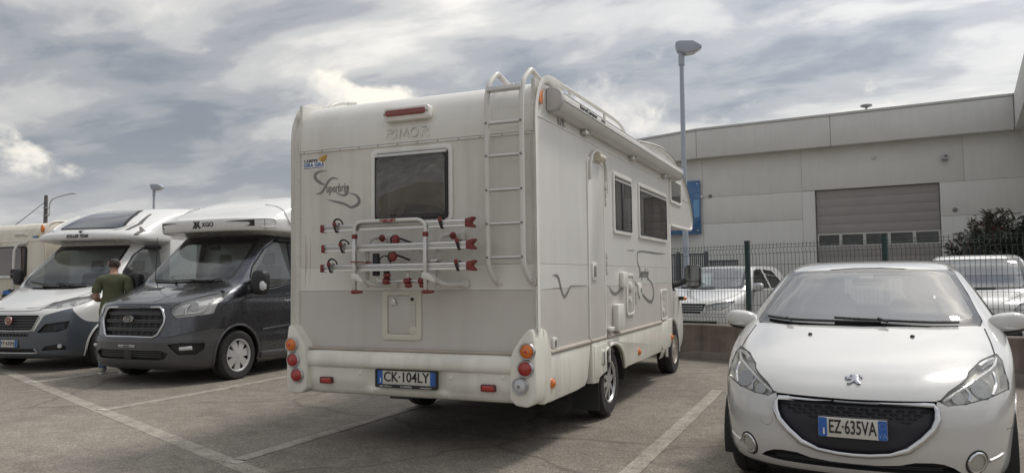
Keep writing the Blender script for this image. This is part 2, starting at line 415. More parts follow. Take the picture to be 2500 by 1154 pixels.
    def patch(s, poly, axis='y', sg=-1):
        bm = s.bm.copy(); ins = s._split(bm, poly, axis, sg); out = s._take(ins); bm.free(); return out
    def _take(s, faces):
        nb = bmesh.new(); mp = {}
        for f in faces:
            vs = []
            for v in f.verts:
                if v not in mp: mp[v] = nb.verts.new(v.co)
                vs.append(mp[v])
            try: nb.faces.new(vs)
            except ValueError: pass
        return nb
    def obj(s, bm, name, mat, parent, off=0.0, thick=0.0):
        ns = {}
        bm.verts.index_update()
        nl = [s.nrm(v.co) for v in bm.verts]
        if off:
            for v, n in zip(bm.verts, nl): v.co += n*off
        if thick:
            old = len(bm.verts)
            bmesh.ops.recalc_face_normals(bm, faces=bm.faces)
            edges = [e for e in bm.edges if len(e.link_faces) == 1]
            ex = bmesh.ops.extrude_edge_only(bm, edges=edges); src = {}
            nv = [v for v in ex['geom'] if isinstance(v, bmesh.types.BMVert)]
            for v in nv: v.co += s.nrm(v.co)*(-thick)
        me = bpy.data.meshes.new(name); bm.to_mesh(me); bm.free()
        me.polygons.foreach_set('use_smooth', [True]*len(me.polygons))
        if not thick: me.normals_split_custom_set_from_vertices([tuple(n) for n in nl])
        else: me.set_sharp_from_angle(angle=R(40))
        return link(name, me, mat, parent)
    def shell(s, name, mat, parent): 
        b = s.bm; s.bm = None
        return s.obj(b, name, mat, parent)
    def line(s, pts, axis='y', sg=-1, k=6, off=.0, closed=False):
        P = catmull([(a, b, 0) for a, b in pts], k, closed) if k > 1 else [Vector((a, b, 0)) for a, b in pts]; out = []
        for p in P:
            q = s.ray(p.x, p.y, axis, sg)
            if q is not None: out.append(q+s.nrm(q)*off)
        return out
def mir(poly): return [(-x, z) for x, z in poly][::-1]
def wheel(parent, c, rad, wid, sg, style='alloy', mat=None, rimr=None):
    """sg: outer side (+1 / -1 in x)"""
    rimr = rimr or rad*.62; mat = mat or M['silver']; cx, cy, cz = c
    hub = MB().lathe([(rimr*.98, -wid*.42), (rimr*.98, wid*.1), (rimr*.9, wid*.12), (rimr*.3, wid*.10)], c, (sg, 0, 0), 28).build('wheel', M['dark'], parent)
    w = wid/2
    ty = MB().lathe([(rimr, -w*.9), (rimr+.02, -w), (rad-.03, -w), (rad-.006, -w*.78), (rad, -w*.6), (rad, -.012), (rad-.008, -.010), (rad-.008, .010), (rad, .012), (rad, w*.6), (rad-.006, w*.78), (rad-.03, w), (rimr+.03, w), (rimr+.012, w*.94), (rimr, w*.9)], c, (sg, 0, 0), 40, cap=False).build('tyre', M['rubber'], hub)
    rm = MB(); rm.lathe([(rimr+.004, w*.93), (rimr+.004, w*.99), (rimr-.012, w*.97), (rimr-.022, w*.80)], c, (sg, 0, 0), 36, cap=False)
    if style == 'alloy': ns, bw, hubr = 8, .026, .06
    elif style == 'cover': ns, bw, hubr = 7, .048, .075
    else: ns, bw, hubr = 0, 0, 0
    xo = cx+sg*w*.78
    for i in range(ns):
        a = 2*math.pi*i/ns+.2; d = Vector((0, math.cos(a), math.sin(a))); t = Vector((0, -math.sin(a), math.cos(a))); o = Vector((xo, cy, cz)); e = Vector((sg, 0, 0))
        wi, wo_ = (bw, bw*.8) if style == 'alloy' else (bw*.75, bw*1.25)
        q = []
        for rr_, ww, dd in ((hubr*.6, wi, .012), (rimr-.014, wo_, 0.0)):
            q += [o+d*rr_-t*ww+e*dd, o+d*rr_+t*ww+e*dd, o+d*rr_+t*ww-e*.02, o+d*rr_-t*ww-e*.02]
        rm.add(q, [(0, 1, 5, 4), (1, 2, 6, 5), (3, 0, 4, 7), (2, 3, 7, 6), (4, 5, 6, 7), (0, 3, 2, 1)])
    if ns: rm.lathe([(hubr, w*.60), (hubr, w*.80), (hubr*.7, w*.88), (hubr*.3, w*.9)], c, (sg, 0, 0), 20)
    if style == 'steel':
        rm.lathe([(rimr-.02, w*.8), (rimr*.80, w*.45), (rimr*.62, w*.72), (rimr*.36, w*.78), (rimr*.30, w*.92), (.02, w*.94)], c, (sg, 0, 0), 36)
    rm.build('rim', mat, hub, ang=40)
    return hub
def plate_tube(name, P, r, mat, parent, n=8, closed=True, flat=1.0):
    return MB().tube(P, r, n, closed, 0, flat).build(name, mat, parent, ang=60)
# ------------------------------------------------------------------ ground
def gz(y): return .009*min(max(y-7.4, 0), 6.0)
def asphalt(name, base, worn=None):
    m = bpy.data.materials.new(name); m.use_nodes = True; t = m.node_tree; b = t.nodes['Principled BSDF']
    tcn = N(t, 'ShaderNodeTexCoord'); v = tcn.outputs['Object']
    big = noise(t, v, .35, 5, .6); mid = noise(t, v, 5, 6, .65); fine = noise(t, v, 75, 3, .6)
    vo = N(t, 'ShaderNodeTexVoronoi'); vo.inputs['Scale'].default_value = 95; t.links.new(v, vo.inputs['Vector'])
    st = ramp(t, vo.outputs['Color'], [(.30, (.76,)*3), (.62, (1.0,)*3), (.90, (1.5, 1.46, 1.38))])
    c0 = ramp(t, big, [(.34, tuple(x*.76 for x in base)), (.66, tuple(x*1.20 for x in base))])
    c1 = mixc(t, 1.0, c0, st, 'MULTIPLY')
    c2 = mixc(t, 1.0, c1, ramp(t, mid, [(.3, (.80,)*3), (.7, (1.18,)*3)]), 'MULTIPLY')
    c2 = mixc(t, 1.0, c2, ramp(t, fine, [(.3, (.80,)*3), (.7, (1.18,)*3)]), 'MULTIPLY')
    if worn:
        f = ramp(t, mth(t, 'ADD', mth(t, 'MULTIPLY', mid, .5), mth(t, 'MULTIPLY', fine, .5)), [(.40, (0, 0, 0)), (.60, (1, 1, 1))])
        c2 = mixc(t, mth(t, 'MULTIPLY', f, worn[1]), c2, worn[0])
    # oil spots and long cracks
    else:
        sp = ramp(t, noise(t, v, 1.1, 3, .5), [(.62, (0, 0, 0)), (.72, (1, 1, 1))])
        c2 = mixc(t, mth(t, 'MULTIPLY', sp, .40), c2, tuple(x*.45 for x in base))
        mpn = N(t, 'ShaderNodeMapping'); mpn.inputs['Scale'].default_value = (.45, .45, .45); t.links.new(v, mpn.inputs[0])
        nd = N(t, 'ShaderNodeTexNoise'); nd.inputs['Scale'].default_value = 2.5; nd.inputs['Detail'].default_value = 5; t.links.new(mpn.outputs[0], nd.inputs[0])
        va = mixc(t, .25, mpn.outputs[0], nd.outputs['Color'], 'ADD')
        v2 = N(t, 'ShaderNodeTexVoronoi'); v2.feature = 'DISTANCE_TO_EDGE'; v2.inputs['Scale'].default_value = .55; t.links.new(va, v2.inputs['Vector'])
        ck = ramp(t, v2.outputs['Distance'], [(.0, (1, 1, 1)), (.005, (.6, .6, .6)), (.009, (0, 0, 0))])
        c2 = mixc(t, mth(t, 'MULTIPLY', ck, .55), c2, tuple(x*.35 for x in base))
    t.links.new(c2, b.inputs['Base Color']); b.inputs['Roughness'].default_value = .82; b.inputs['Specular IOR Level'].default_value = .35
    bp = N(t, 'ShaderNodeBump'); bp.inputs['Strength'].default_value = .6; bp.inputs['Distance'].default_value = .006
    t.links.new(mth(t, 'ADD', fine, vo.outputs['Distance']), bp.inputs['Height']); t.links.new(bp.outputs[0], b.inputs['Normal'])
    return m
M['asphalt'] = asphalt('asphalt', (.245, .220, .186))
M['yard'] = asphalt('yard_asphalt', (.25, .23, .20))
M['roadpaint'] = asphalt('worn_road_paint', (.28, .255, .218), ((.46, .43, .37), .70))
M['roadpaint2'] = asphalt('fresh_road_paint', (.34, .32, .28), ((.60, .57, .50), .9))
ys = [-250, 0, 7.4, 9, 11, 13.4, 20, 700]
g = MB().grid([[(-500, y, gz(y)), (500, y, gz(y))] for y in ys]).build('car_park_ground', M['asphalt'], smooth=False)
tag(g, 'worn grey asphalt of the car park', None, kind='structure')
def sheet(name, pts, z, mat, parent=None):
    """strip along polyline pts [(x,y,halfwidth direction)]"""
    return None
FD = Vector((3.03, -1.338, 0)).normalized(); FN = Vector((-FD.y, FD.x, 0))
def strip(name, a, b, w, dz, mat, n=14):
    a, b = Vector((*a, 0)), Vector((*b, 0)); d = (b-a).normalized(); q = Vector((-d.y, d.x, 0))*(w/2); rows = []
    for i in range(n+1):
        p = a.lerp(b, i/n); rows.append([((p+q).x, (p+q).y, gz((p+q).y)-.02), ((p+q).x, (p+q).y, gz((p+q).y)+dz), ((p-q).x, (p-q).y, gz((p-q).y)+dz), ((p-q).x, (p-q).y, gz((p-q).y)-.02)])
    o = MB().grid(rows).build(name, mat, smooth=False); tag(o, None, None, kind='structure'); return o
L2 = Vector((-7.30, 5.87, 0))
A_ = L2-FD*16; B_ = L2+FD*9
o = strip('parking_line', A_.xy, B_.xy, .15, .003, M['roadpaint'], 30); o['label'] = 'long worn white line across the bay ends'
for k, (x, lab) in enumerate([(-13.36, 'worn bay line beside the white and grey motorhome'), (-10.36, 'worn bay line between the two front-facing motorhomes'), (-7.33, 'worn bay line left of the empty bay'), (-4.27, 'worn bay line running under the white motorhome'), (-1.40, 'worn bay line between motorhome and hatchback'), (1.63, 'worn bay line right of the white hatchback')]):
    t_ = (x-L2.x)/FD.x; p = L2+FD*t_
    o = strip('parking_line', (x, p.y+.09), (x, min(p.y+6.2, 12.4 if x > -3 else 99)), .135, .006, M['roadpaint'], 16); o['label'] = lab
    e = MB().prism([(x-.09, p.y+.0), (x+.10, p.y-.03), (x+.115, p.y+.045), (x-.075, p.y+.075)], 'z', gz(p.y)-.02, gz(p.y)+.010).build('paint_patch', M['roadpaint2'], smooth=False)
    tag(e, lab.replace('worn bay line', 'bright paint dab at the end of the bay line'), None, kind='structure')

# ------------------------------------------------------------------ low wall and mesh fence
WO = Vector((-2.371, 12.895, 0)); WD = Vector((math.cos(R(-24)), math.sin(R(-24)), 0)); WN = Vector((-WD.y, WD.x, 0))
def wpt(u, d, z): p = WO+WD*u+WN*d; return (p.x, p.y, z)
M['concrete'] = pbr('stained_concrete', (.19, .155, .135), .85, var=.28, vscale=2.2, streak=.75, bump=.5, bscale=60, tint=(.065, .055, .05))
M['concrete2'] = pbr('old_concrete_foot', (.22, .19, .17), .88, var=.2, vscale=3, streak=.4, bump=.6, bscale=50, tint=(.14, .12, .10))
wallo = empty('retaining_wall', wpt(0, 0, 0), (0, 0, R(-24)))
tag(wallo, 'low stained concrete wall carrying the green mesh fence', 'wall')
U0, U1 = -13, 12
prof = [(0, .0), (.004, .23), (.012, .24), (.012, .595), (.03, .61), (.22, .61), (.24, .595), (.24, 0)]
MB().grid([[(u, d+.004*math.sin(u*7.1)+.003*math.sin(u*17), z+(.004*math.sin(u*5.3) if z > .5 else 0)) for d, z in prof] for u in [U0+(U1-U0)*i/100 for i in range(101)]]).build('wall_body', M['concrete'], wallo, ang=50)
MB().grid([[(u, -.012-.006*math.sin(u*3.3), -.05), (u, -.012-.004*math.sin(u*4.1), .13+.025*math.sin(u*2.7)+.015*math.sin(u*9.7)), (u, .004, .155+.03*math.sin(u*2.7)+.015*math.sin(u*9.7))] for u in [U0+(U1-U0)*i/160 for i in range(161)]]).build('rough_footing', M['concrete2'], wallo, ang=60)
M['green'] = pbr('green_coated_steel', (.018, .045, .045), .45, var=.1)
fen = empty('welded_mesh_fence', wpt(0, 0, 0), (0, 0, R(-24)))
tag(fen, 'dark green welded mesh fence with posts on the low wall', 'fence')
posts = [1.06+2.1*k for k in range(-6, 6)]
for u in posts:
    MB().prism(rrect(u-.035, u+.035, .085, .155, .012, 3), 'z', .60, 1.93).build('post', M['green'], fen)
    MB().prism(rrect(u-.038, u+.038, .082, .158, .012, 3), 'z', 1.93, 1.945).build('post_cap', M['black'], fen)
for ua, ub in zip(posts, posts[1:]):
    mb = MB(); n = 34
    zz = [.66, .735, .785, .94, 1.155, 1.36, 1.56, 1.735, 1.785, 1.86]
    for i in range(n+1):
        u = ua+.05+(ub-ua-.1)*i/n
        path = [(u, .085, .615), (u, .085, .735), (u, .05, .76), (u, .085, .785), (u, .085, 1.735), (u, .05, 1.785), (u, .085, 1.82), (u, .085, 1.895)]
        mb.tube(path, .0032, 4)
    for z in (.645, .735, .785, .94, 1.155, 1.36, 1.56, 1.735, 1.82, 1.865): mb.tube([(ua+.03, .08, z), (ub-.03, .08, z)], .0038, 4)
    o = mb.build('wire_mesh', M['green'], fen, smooth=False); o['kind'] = 'stuff'

# ------------------------------------------------------------------ yard behind the fence
YZ = .11
yd = MB().add([wpt(-30, .2, YZ), wpt(60, .2, YZ), wpt(60, 60, YZ), wpt(-30, 60, YZ)], [(0, 1, 2, 3)]).build('yard_ground', M['yard'], smooth=False)
tag(yd, 'asphalt yard behind the mesh fence', None, kind='structure')

# ------------------------------------------------------------------ industrial building
BO = Vector((1.2584, 32.0765, 0)); BA = R(-7.5)
M['plaster'] = pbr('grey_plaster', (.68, .675, .65), .8, var=.04, vscale=.6, streak=.14, bump=.35, bscale=45, tint=(.46, .44, .39))
M['parapet'] = pbr('parapet_panel', (.64, .635, .615), .75, var=.05, vscale=.8, streak=.16, bump=.4, bscale=40, tint=(.42, .41, .39))
M['doorgrey'] = pbr('door_panel_grey', (.32, .30, .29), .55, var=.05, vscale=2, streak=.1)
M['doorwin'] = pbr('door_window_frame', (.55, .55, .53), .5, var=.04)
M['flash'] = pbr('metal_flashing', (.50, .50, .49), .4, metal=.4, var=.05)
M['bjoint'] = pbr('panel_joint', (.58, .57, .54), .9)
M['joint'] = pbr('joint_dark', (.22, .22, .21), .9)
bld = empty('industrial_building', BO, (0, 0, BA))
tag(bld, 'pale grey industrial building with overhanging parapet and big sectional door', 'building')
DX0, DX1, DZ = -2.14, 2.16, 4.81
XL, XR = -6.62, 4.80
zt = 6.6
# front wall in precast panels round the door, 12 mm joints between them
def panel(x0, x1, z0, z1): return MB().box((x0+.004, 0, z0+.004), (x1-.004, .2, z1-.004)).build('wall_panel', M['plaster'], bld, .004)
panel(XL, -2.62, .1, 3.68); panel(XL, -2.62, 3.68, 4.80); panel(XL, -2.62, 4.80, zt)
panel(-2.62, DX0-.0, .1, 4.80); panel(-2.62, 2.95, 4.81, zt)
panel(DX1, XR, .1, 3.57); panel(DX1, XR, 3.57, 4.81); panel(2.95, XR, 4.81, zt)
box('wall_core', (XL+.02, .19, 0), (DX0-.03, .5, zt), M['bjoint'], bld); box('wall_core', (DX1+.03, .19, 0), (XR, .5, zt), M['bjoint'], bld); box('wall_core', (DX0-.03, .19, DZ+.02), (DX1+.03, .5, zt), M['bjoint'], bld)
# left wing turning away along the fence direction
aw = R(180-16.5); lw = Vector((math.cos(aw), math.sin(aw)))
def lwp(s, d): return (XL+lw.x*s+(-lw.y*-1)*0+(-math.sin(R(16.5)))*d*0, lw.y*s)
for k in range(4):
    s0, s1 = k*5+.006, k*5+4.994
    for z0, z1 in ((.1, 3.674), (3.686, zt)):
        q = [(XL+lw.x*s0, lw.y*s0), (XL+lw.x*s1, lw.y*s1), (XL+lw.x*s1, lw.y*s1+.3), (XL+lw.x*s0, lw.y*s0+.3)]
        MB().prism(q, 'z', z0, z1).build('wall_panel', M['plaster'], bld)
# parapet band, overhanging half a metre
def band(name, q, z0, z1, mat): return MB().prism(q, 'z', z0, z1).build(name, mat, bld, .012)
px = [(-6.70, -.5), (-1.43, -.5), (4.52, -.5)]
for (xa, ya), (xb, yb) in zip(px, px[1:]): band('parapet_panel', [(xa+.008, ya), (xb-.008, yb), (xb-.008, .15), (xa+.008, .15)], 6.44, 7.60, M['parapet'])
e0 = Vector((-6.70, -.5)); e1 = e0+lw*20
band('parapet_panel', [(e0.x-.01, e0.y), (e0.x-.01, .2), (e1.x, e1.y+.7), (e1.x, e1.y)], 6.44, 7.60, M['parapet'])
band('parapet_flashing', [(-6.72, -.53), (4.54, -.53), (4.54, .2), (-6.72, .2)], 7.603, 7.70, M['flash'])
band('parapet_flashing', [(e0.x-.03, e0.y-.03), (e0.x-.03, .2), (e1.x, e1.y+.7), (e1.x, e1.y-.03)], 7.603, 7.70, M['flash'])
# right wing coming towards the car park
band('parapet_panel', [(4.53, -9), (5.6, -9), (5.6, .15), (4.53, .15)], 6.44, 7.60, M['parapet'])
band('parapet_flashing', [(4.545, -9), (5.6, -9), (5.6, .2), (4.545, .2)], 7.605, 7.702, M['flash'])
band('wall_panel', [(4.95, -9), (5.25, -9), (5.25, .19), (4.95, .19)], .1, 6.43, M['plaster'])
box('roof_deck', (-6.5, .2, 7.0), (5.5, 20, 7.2), M['flash'], bld)
# sectional door
box('door_reveal', (DX0-.02, .20, .1), (DX1+.02, .24, DZ+.01), M['joint'], bld)
dr = box('sectional_door', (DX0+.02, .17, .11), (DX1-.02, .20, DZ-.02), M['doorgrey'], bld)
zs = [.12+.41*k for k in range(6)]+[2.575]
for z0, z1 in zip(zs, zs[1:]): MB().box((DX0+.03, .13, z0+.002), (DX1-.03, .172, z1-.002)).build('door_panel', M['doorgrey'], dr, .003)
zs = [3.095+.343*k for k in range(6)]
for z0, z1 in zip(zs, zs[1:]): MB().box((DX0+.03, .13, z0+.002), (DX1-.03, .172, min(z1, DZ-.02)-.002)).build('door_panel', M['doorgrey'], dr, .003)
M['doorglass'] = glass('door_glass', (.40, .40, .40), .06, .02, .12)
for k in range(5):
    wx0 = DX0+.03+k*(DX1-DX0-.06)/5; wx1 = wx0+(DX1-DX0-.06)/5
    fr = MB().frame(rrect(wx0, wx1, 2.58, 3.09, .005, 1), rrect(wx0+.055, wx1-.055, 2.63, 3.035, .01, 1), 'y', .12, .172).build('window', M['doorwin'], dr, .004)
    box('pane', (wx0+.05, .145, 2.62), (wx1-.05, .150, 3.04), M['doorglass'], fr)
    MB().grid([[(wx0+.05+(wx1-wx0-.1)*i/16, .163, 3.03-.03*math.sin(math.pi*i/16)-.012*math.sin(i*1.9+k)) for i in range(17)], [(wx0+.05+(wx1-wx0-.1)*i/16, .166+.002*math.sin(i*2.2), 2.63) for i in range(17)]]).build('sagging_blind', pbr('blind_grey', (.10, .09, .088), .9), fr, recalc=False)
# small fittings, each a thing of its own
def fit(name, label, cat, loc): o = empty(name, Vector(BO)+Matrix.Rotation(BA, 3, 'Z') @ Vector(loc), (0, 0, BA)); tag(o, label, cat); return o
M['greymetal'] = pbr('light_grey_metal', (.42, .43, .44), .45, var=.05)
o = fit('wall_floodlight', 'small grey floodlight box high on wall right of the big door', 'lamp', (2.36, 0, 5.70)); MB().box((-.10, -.16, -.07), (.10, -.004, .11)).build('housing', M['greymetal'], o, .01); MB().box((-.09, -.19, -.10), (.10, -.02, -.072)).build('visor', M['joint'], o, .005); MB().box((.0, -.165, .02), (.09, -.158, .06)).build('lens', M['dark'], o)
o = fit('wall_sensor', 'tiny white sensor on the wall above the sectional door', 'sensor', (.01, 0, 5.92)); MB().box((-.06, -.07, -.06), (.06, -.004, .06)).build('housing', M['doorwin'], o, .012); MB().ellip((0, -.075, -.02), (.035, .03, .03), 12, 8).build('dome', M['whitepaint'], o)
for x, z, lab in ((-6.30, 4.86, 'small dark vent cap on the wall beside blue sign'), (2.62, 3.78, 'small dark vent cap right of the sectional door')):
    o = fit('vent_cap', lab, 'vent', (x, 0, z)); MB().lathe([(.075, .004), (.075, .03), (.05, .07), (.0, .09)], (0, 0, 0), (0, -1, 0), 16).build('cowl', M['joint'], o); MB().lathe([(.085, .002), (.085, .012)], (0, 0, 0), (0, -1, 0), 16).build('flange', M['greymetal'], o)
o = fit('roof_vent', 'small mushroom vent standing on the parapet roofline', 'vent', (-.16, -.2, 7.70)); MB().lathe([(.035, 0), (.035, .16)], (0, 0, 0), (0, 0, 1), 14).build('stem', M['greymetal'], o); MB().lathe([(.07, .13), (.20, .17), (.215, .20), (.21, .23), (.16, .24), (.14, .21), (.04, .21)], (0, 0, 0), (0, 0, 1), 20).build('cap', M['greymetal'], o)
# blue sign
M['signblue'] = pbr('sign_blue_gloss', (.025, .12, .30), .12, coat=1, var=.03)
M['signlight'] = pbr('sign_light_blue', (.07, .26, .52), .15, coat=1)
o = fit('blue_sign', 'glossy blue wall sign behind the overcab of the motorhome', 'sign', (-6.85, -.05, 3.28))
MB().box((-2.2, -.04, 0), (.14, .0, 2.27)).build('sign_panel', M['signblue'], o, .006)
MB().prism(rrect(-.14, .09, .70, 1.46, .05, 4), 'y', -.046, -.0405).build('sign_mark', M['signlight'], o)
for x, z in ((.02, .14), (.02, 2.13), (-2.08, .14), (-2.08, 2.13)): MB().lathe([(.028, .0405), (.028, .05), (.015, .056)], (x, 0, z), (0, -1, 0), 12).build('bolt', M['chrome'], o)
o = fit('sign_spotlight', 'little globe spotlight fixed beside the blue sign', 'lamp', (-6.62, -.06, 4.84)); MB().ellip((0, -.10, 0), (.055, .07, .055), 14, 10).build('globe', M['whitepaint'], o); tube('bracket', [(0, .05, 0), (0, -.06, 0)], .015, M['joint'], o)
# slatted gate beside the building
gt = fit('slatted_gate', 'dark grey slatted gate in front of the building wall', 'gate', (-8.2, -2.6, YZ))
M['gategrey'] = pbr('gate_grey', (.075, .082, .09), .5, var=.08)
for k, x in enumerate((-1.0, .15, 1.32, 2.45)): box('post', (x-.06, -.06, 0), (x+.06, .06, 2.32), M['gategrey'], gt, .006)
for a, b in ((-.94, .09), (.21, 1.26), (1.38, 2.39)):
    for z in (.15, 2.20): box('rail', (a, -.025, z), (b, .025, z+.06), M['gategrey'], gt)
    nb = 13
    for i in range(nb):
        x = a+.03+(b-a-.06)*i/(nb-1)
        box('slat', (x-.022, -.012, .215), (x+.022, .012, 2.195), M['gategrey'], gt)
for i in range(16): box('slat', (2.56+.07*i, -.012, .1), (2.61+.07*i, .012, 1.98), M['gategrey'], gt)
box('rail', (2.52, .013, 1.9), (3.66, .04, 1.95), M['gategrey'], gt)
# letter box on the gate
lb = fit('letter_box', 'small dark plaque hanging on the slatted gate', 'plaque', (-7.6, -2.63, 1.55)); MB().box((-.10, -.05, -.42), (.10, -.005, .42)).build('plate', M['black'], lb, .008); MB().ellip((0, -.055, .22), (.05, .01, .08), 12, 8).build('emblem', M['greymetal'], lb)

# ------------------------------------------------------------------ street lamps and pole
M['lampgrey'] = pbr('lamp_grey_paint', (.36, .40, .46), .45, var=.05)
def street_lamp(loc, h, sc, rot, label, group):
    o = empty('street_lamp', loc, (0, 0, rot)); tag(o, label, 'street lamp', group)
    MB().lathe([(.085*sc, 0), (.085*sc, 1.2), (.075*sc, 1.3), (.052*sc, h-.35), (.050*sc, h-.3)], (0, 0, 0), (0, 0, 1), 16).build('pole', M['lampgrey'], o, ang=60)
    MB().lathe([(.075*sc, h-.42), (.075*sc, h-.12), (.06*sc, h-.08)], (0, 0, 0), (0, 0, 1), 16).build('spigot', M['lampgrey'], o)
    b = MB().prism([(-.13*sc, h-.02), (-.10*sc, h-.14*sc), (.08*sc, h-.21*sc), (.30*sc, h-.18*sc), (.50*sc, h-.07*sc), (.47*sc, h-.02*sc), (.28*sc, h+.10*sc), (-.05*sc, h+.11*sc), (-.15*sc, h+.08*sc)], 'y', -.16*sc, .16*sc).build('lantern', M['lampgrey'], o, .03*sc)
    MB().prism([(.10*sc, h-.212*sc), (.30*sc, h-.186*sc), (.49*sc, h-.078*sc), (.48*sc, h-.085*sc), (.30*sc, h-.20*sc), (.10*sc, h-.225*sc)], 'y', -.12*sc, .12*sc).build('diffuser', M['clearlens'], b)
    return o
lp = Vector((0, 0, 0))
def atz(px_, py_, depth):
    """world point for a measured sight line at a given distance"""
    d = rgt*0
    x = (px_-1250)/1868.356; y = -(py_-577)/1868.356
    return Vector((0, 0, CAM_H))+(r2*x+u2*y+fwd)*depth
p = atz(1676, 690, 16.2); street_lamp((p.x, p.y, YZ), 6.25, .86, yaw-R(8), 'tall grey street lamp rising behind the motorhome and fence', 'car park street lamps')
p = atz(372, 690, 33); street_lamp((p.x, p.y, .05), 5.55, .86, yaw-R(5), 'distant grey street lamp above the dark front-facing motorhome', 'car park street lamps')
p = atz(107, 690, 46)
pole = empty('utility_pole', (p.x, p.y, .05), (0, 0, yaw)); tag(pole, 'dark utility pole with curved lamp arm at the far left', 'pole')
MB().lathe([(.17, 0), (.10, 6.75)], (0, 0, 0), (0, 0, 1), 14).build('mast', pbr('weathered_pole', (.13, .125, .12), .8), pole)
ar = tube('lamp_arm', catmull([(.14, 0, 5.5), (.22, 0, 5.6), (.22, 0, 6.0), (.28, 0, 6.35), (.55, 0, 6.58), (1.35, 0, 6.80), (1.5, 0, 6.82)], 6), .035, M['greymetal'], pole)
MB().ellip((1.62, 0, 6.84), (.22, .09, .045), 14, 8).build('lamp_head', M['greymetal'], ar)
box('clamp', (-.12, -.14, 5.5), (.16, .14, 5.55), M['greymetal'], pole); box('clamp', (-.12, -.14, 5.95), (.16, .14, 6.0), M['greymetal'], pole)
a = Vector((p.x, p.y, 6.45)); b = atz(-160, 640, 40)
cab = tube('overhead_cable', [a.lerp(b, i/20)-Vector((0, 0, .5*math.sin(math.pi*i/20))) for i in range(21)], .02, M['black']); tag(cab, 'thin overhead cable sloping down left from the utility pole', 'cable')
# ------------------------------------------------------------------ the white motorhome seen from behind
CX, CY = -3.232, 5.40
mh = empty('motorhome', (CX, CY, 0), (R(.35), 0, 0))
tag(mh, 'large dirty white overcab motorhome seen from behind with ladder and side awning', 'motorhome')
W = 1.115
def flatpanel(name, mat, axis, at, outer, holes, thick, parent, sg):
    """a flat wall panel with real openings; outer = (u0,u1,v0,v1)"""
    us = sorted(set([outer[0], outer[1]]+[h[i] for h in holes for i in (0, 1)])); vs_ = sorted(set([outer[2], outer[3]]+[h[i] for h in holes for i in (2, 3)]))
    us = [u for u in us if outer[0] <= u <= outer[1]]; vs_ = [v for v in vs_ if outer[2] <= v <= outer[3]]
    mb = MB()
    for ua, ub in zip(us, us[1:]):
        for va, vb in zip(vs_, vs_[1:]):
            cu_, cv_ = (ua+ub)/2, (va+vb)/2
            if any(h[0] < cu_ < h[1] and h[2] < cv_ < h[3] for h in holes): continue
            mb.add([ax3(axis, ua, va, at), ax3(axis, ub, va, at), ax3(axis, ub, vb, at), ax3(axis, ua, vb, at)], [(0, 1, 2, 3)])
    o = mb.build(name, mat, parent, smooth=False)
    bm = bmesh.new(); bm.from_mesh(o.data)
    for f in bm.faces:
        d = f.normal.x if axis == 'x' else f.normal.y
        if d*sg < 0: f.normal_flip()
    bm.normal_update(); bmesh.ops.solidify(bm, geom=bm.faces[:], thickness=thick); bm.to_mesh(o.data); bm.free()
    return o
g_ = .0012
# rear wall
flatpanel('rear_panel', M['rear'], 'y', 0, (-1.10, 1.10, 1.475+g_, 2.472), [(-.30, .376, 1.85, 2.40)], .03, mh, -1)
flatpanel('rear_panel', M['cap'], 'y', 0, (-1.10, 1.10, 1.275+g_, 1.475-g_), [], .03, mh, -1)
flatpanel('rear_band', M['band'], 'y', 0, (-1.10, 1.10, .78, 1.275-g_), [], .03, mh, -1)
box('wall_backing', (-1.09, .031, .5), (-.32, .05, 2.5), M['joint'], mh); box('wall_backing', (.40, .031, .5), (1.09, .05, 2.5), M['joint'], mh); box('wall_backing', (-.32, .031, .5), (.40, .05, 1.82), M['joint'], mh)
# upper rear cap rolling over into the roof
CAPP = [(-.004, 2.478), (-.006, 2.56), (.0, 2.63), (.018, 2.71), (.055, 2.79), (.12, 2.86), (.21, 2.905), (.33, 2.925), (.60, 2.93)]
cp = catmull([(0, y, z) for y, z in CAPP], 5)
xs_ = [-1.105+2.21*i/24 for i in range(25)]
MB().grid([[(x, p.y, p.z) for x in xs_] for p in cp]).build('rear_cap', M['cap'], mh, ang=60)
MB().box((-1.10, -.012, 2.468), (1.10, .0, 2.482)).build('cap_seam', M['trim'], mh, .003); MB().box((-1.10, -.009, 2.482), (1.10, .0, 2.487)).build('cap_seam', M['joint'], mh)
MB().grid([[(-1.105, y, 2.93), (1.105, y, 2.93)] for y in (.59, 3.6)]).build('roof', M['cap'], mh, smooth=False)
# corner mouldings following wall and cap
for s in (-1, 1):
    pth = [(y, z) for y, z in [(-.004, .96), (-.004, 1.6)]]+[(p.y-.004, p.z+.004) for p in cp]
    rows = []
    for off, x0 in ((0, 1.085), (-.010, 1.090), (-.012, 1.108), (-.007, 1.112), (-.007, 1.118), (-.012, 1.122), (-.010, 1.140), (0, 1.146), (.05, 1.146)):
        r_ = []
        for i, (y, z) in enumerate(pth):
            a, b = pth[max(i-1, 0)], pth[min(i+1, len(pth)-1)]; t = Vector((b[0]-a[0], b[1]-a[1])).normalized(); n = Vector((t.y, -t.x))
            r_.append((s*x0, y-off*n.x*1.0, z-off*n.y*1.0))
        rows.append(r_)
    MB().grid(rows).build('corner_moulding', M['trim'], mh, ang=50)
M['rust'] = pbr('rusty_drip', (.42, .34, .285), .6, var=.15)
for x0, zt, zb in ((-1.035, 1.76, 1.30), (-1.02, 1.70, 1.42), (-.985, 1.74, 1.34)): strokes('drip_stain', [[(x0, zt, .003), (x0+.004, (zt+zb)/2, .007), (x0-.002, zb, .002)]], M['rust'], mh, lambda u, v, o: (u, -.0006, v))
for s in (-1, 1):
    for k in range(9): MB().lathe([(.006, 0), (.006, .003), (.003, .004)], (s*1.10, -.016, 1.08+.165*k), (0, -1, 0), 8).build('screw', M['alu'], mh)
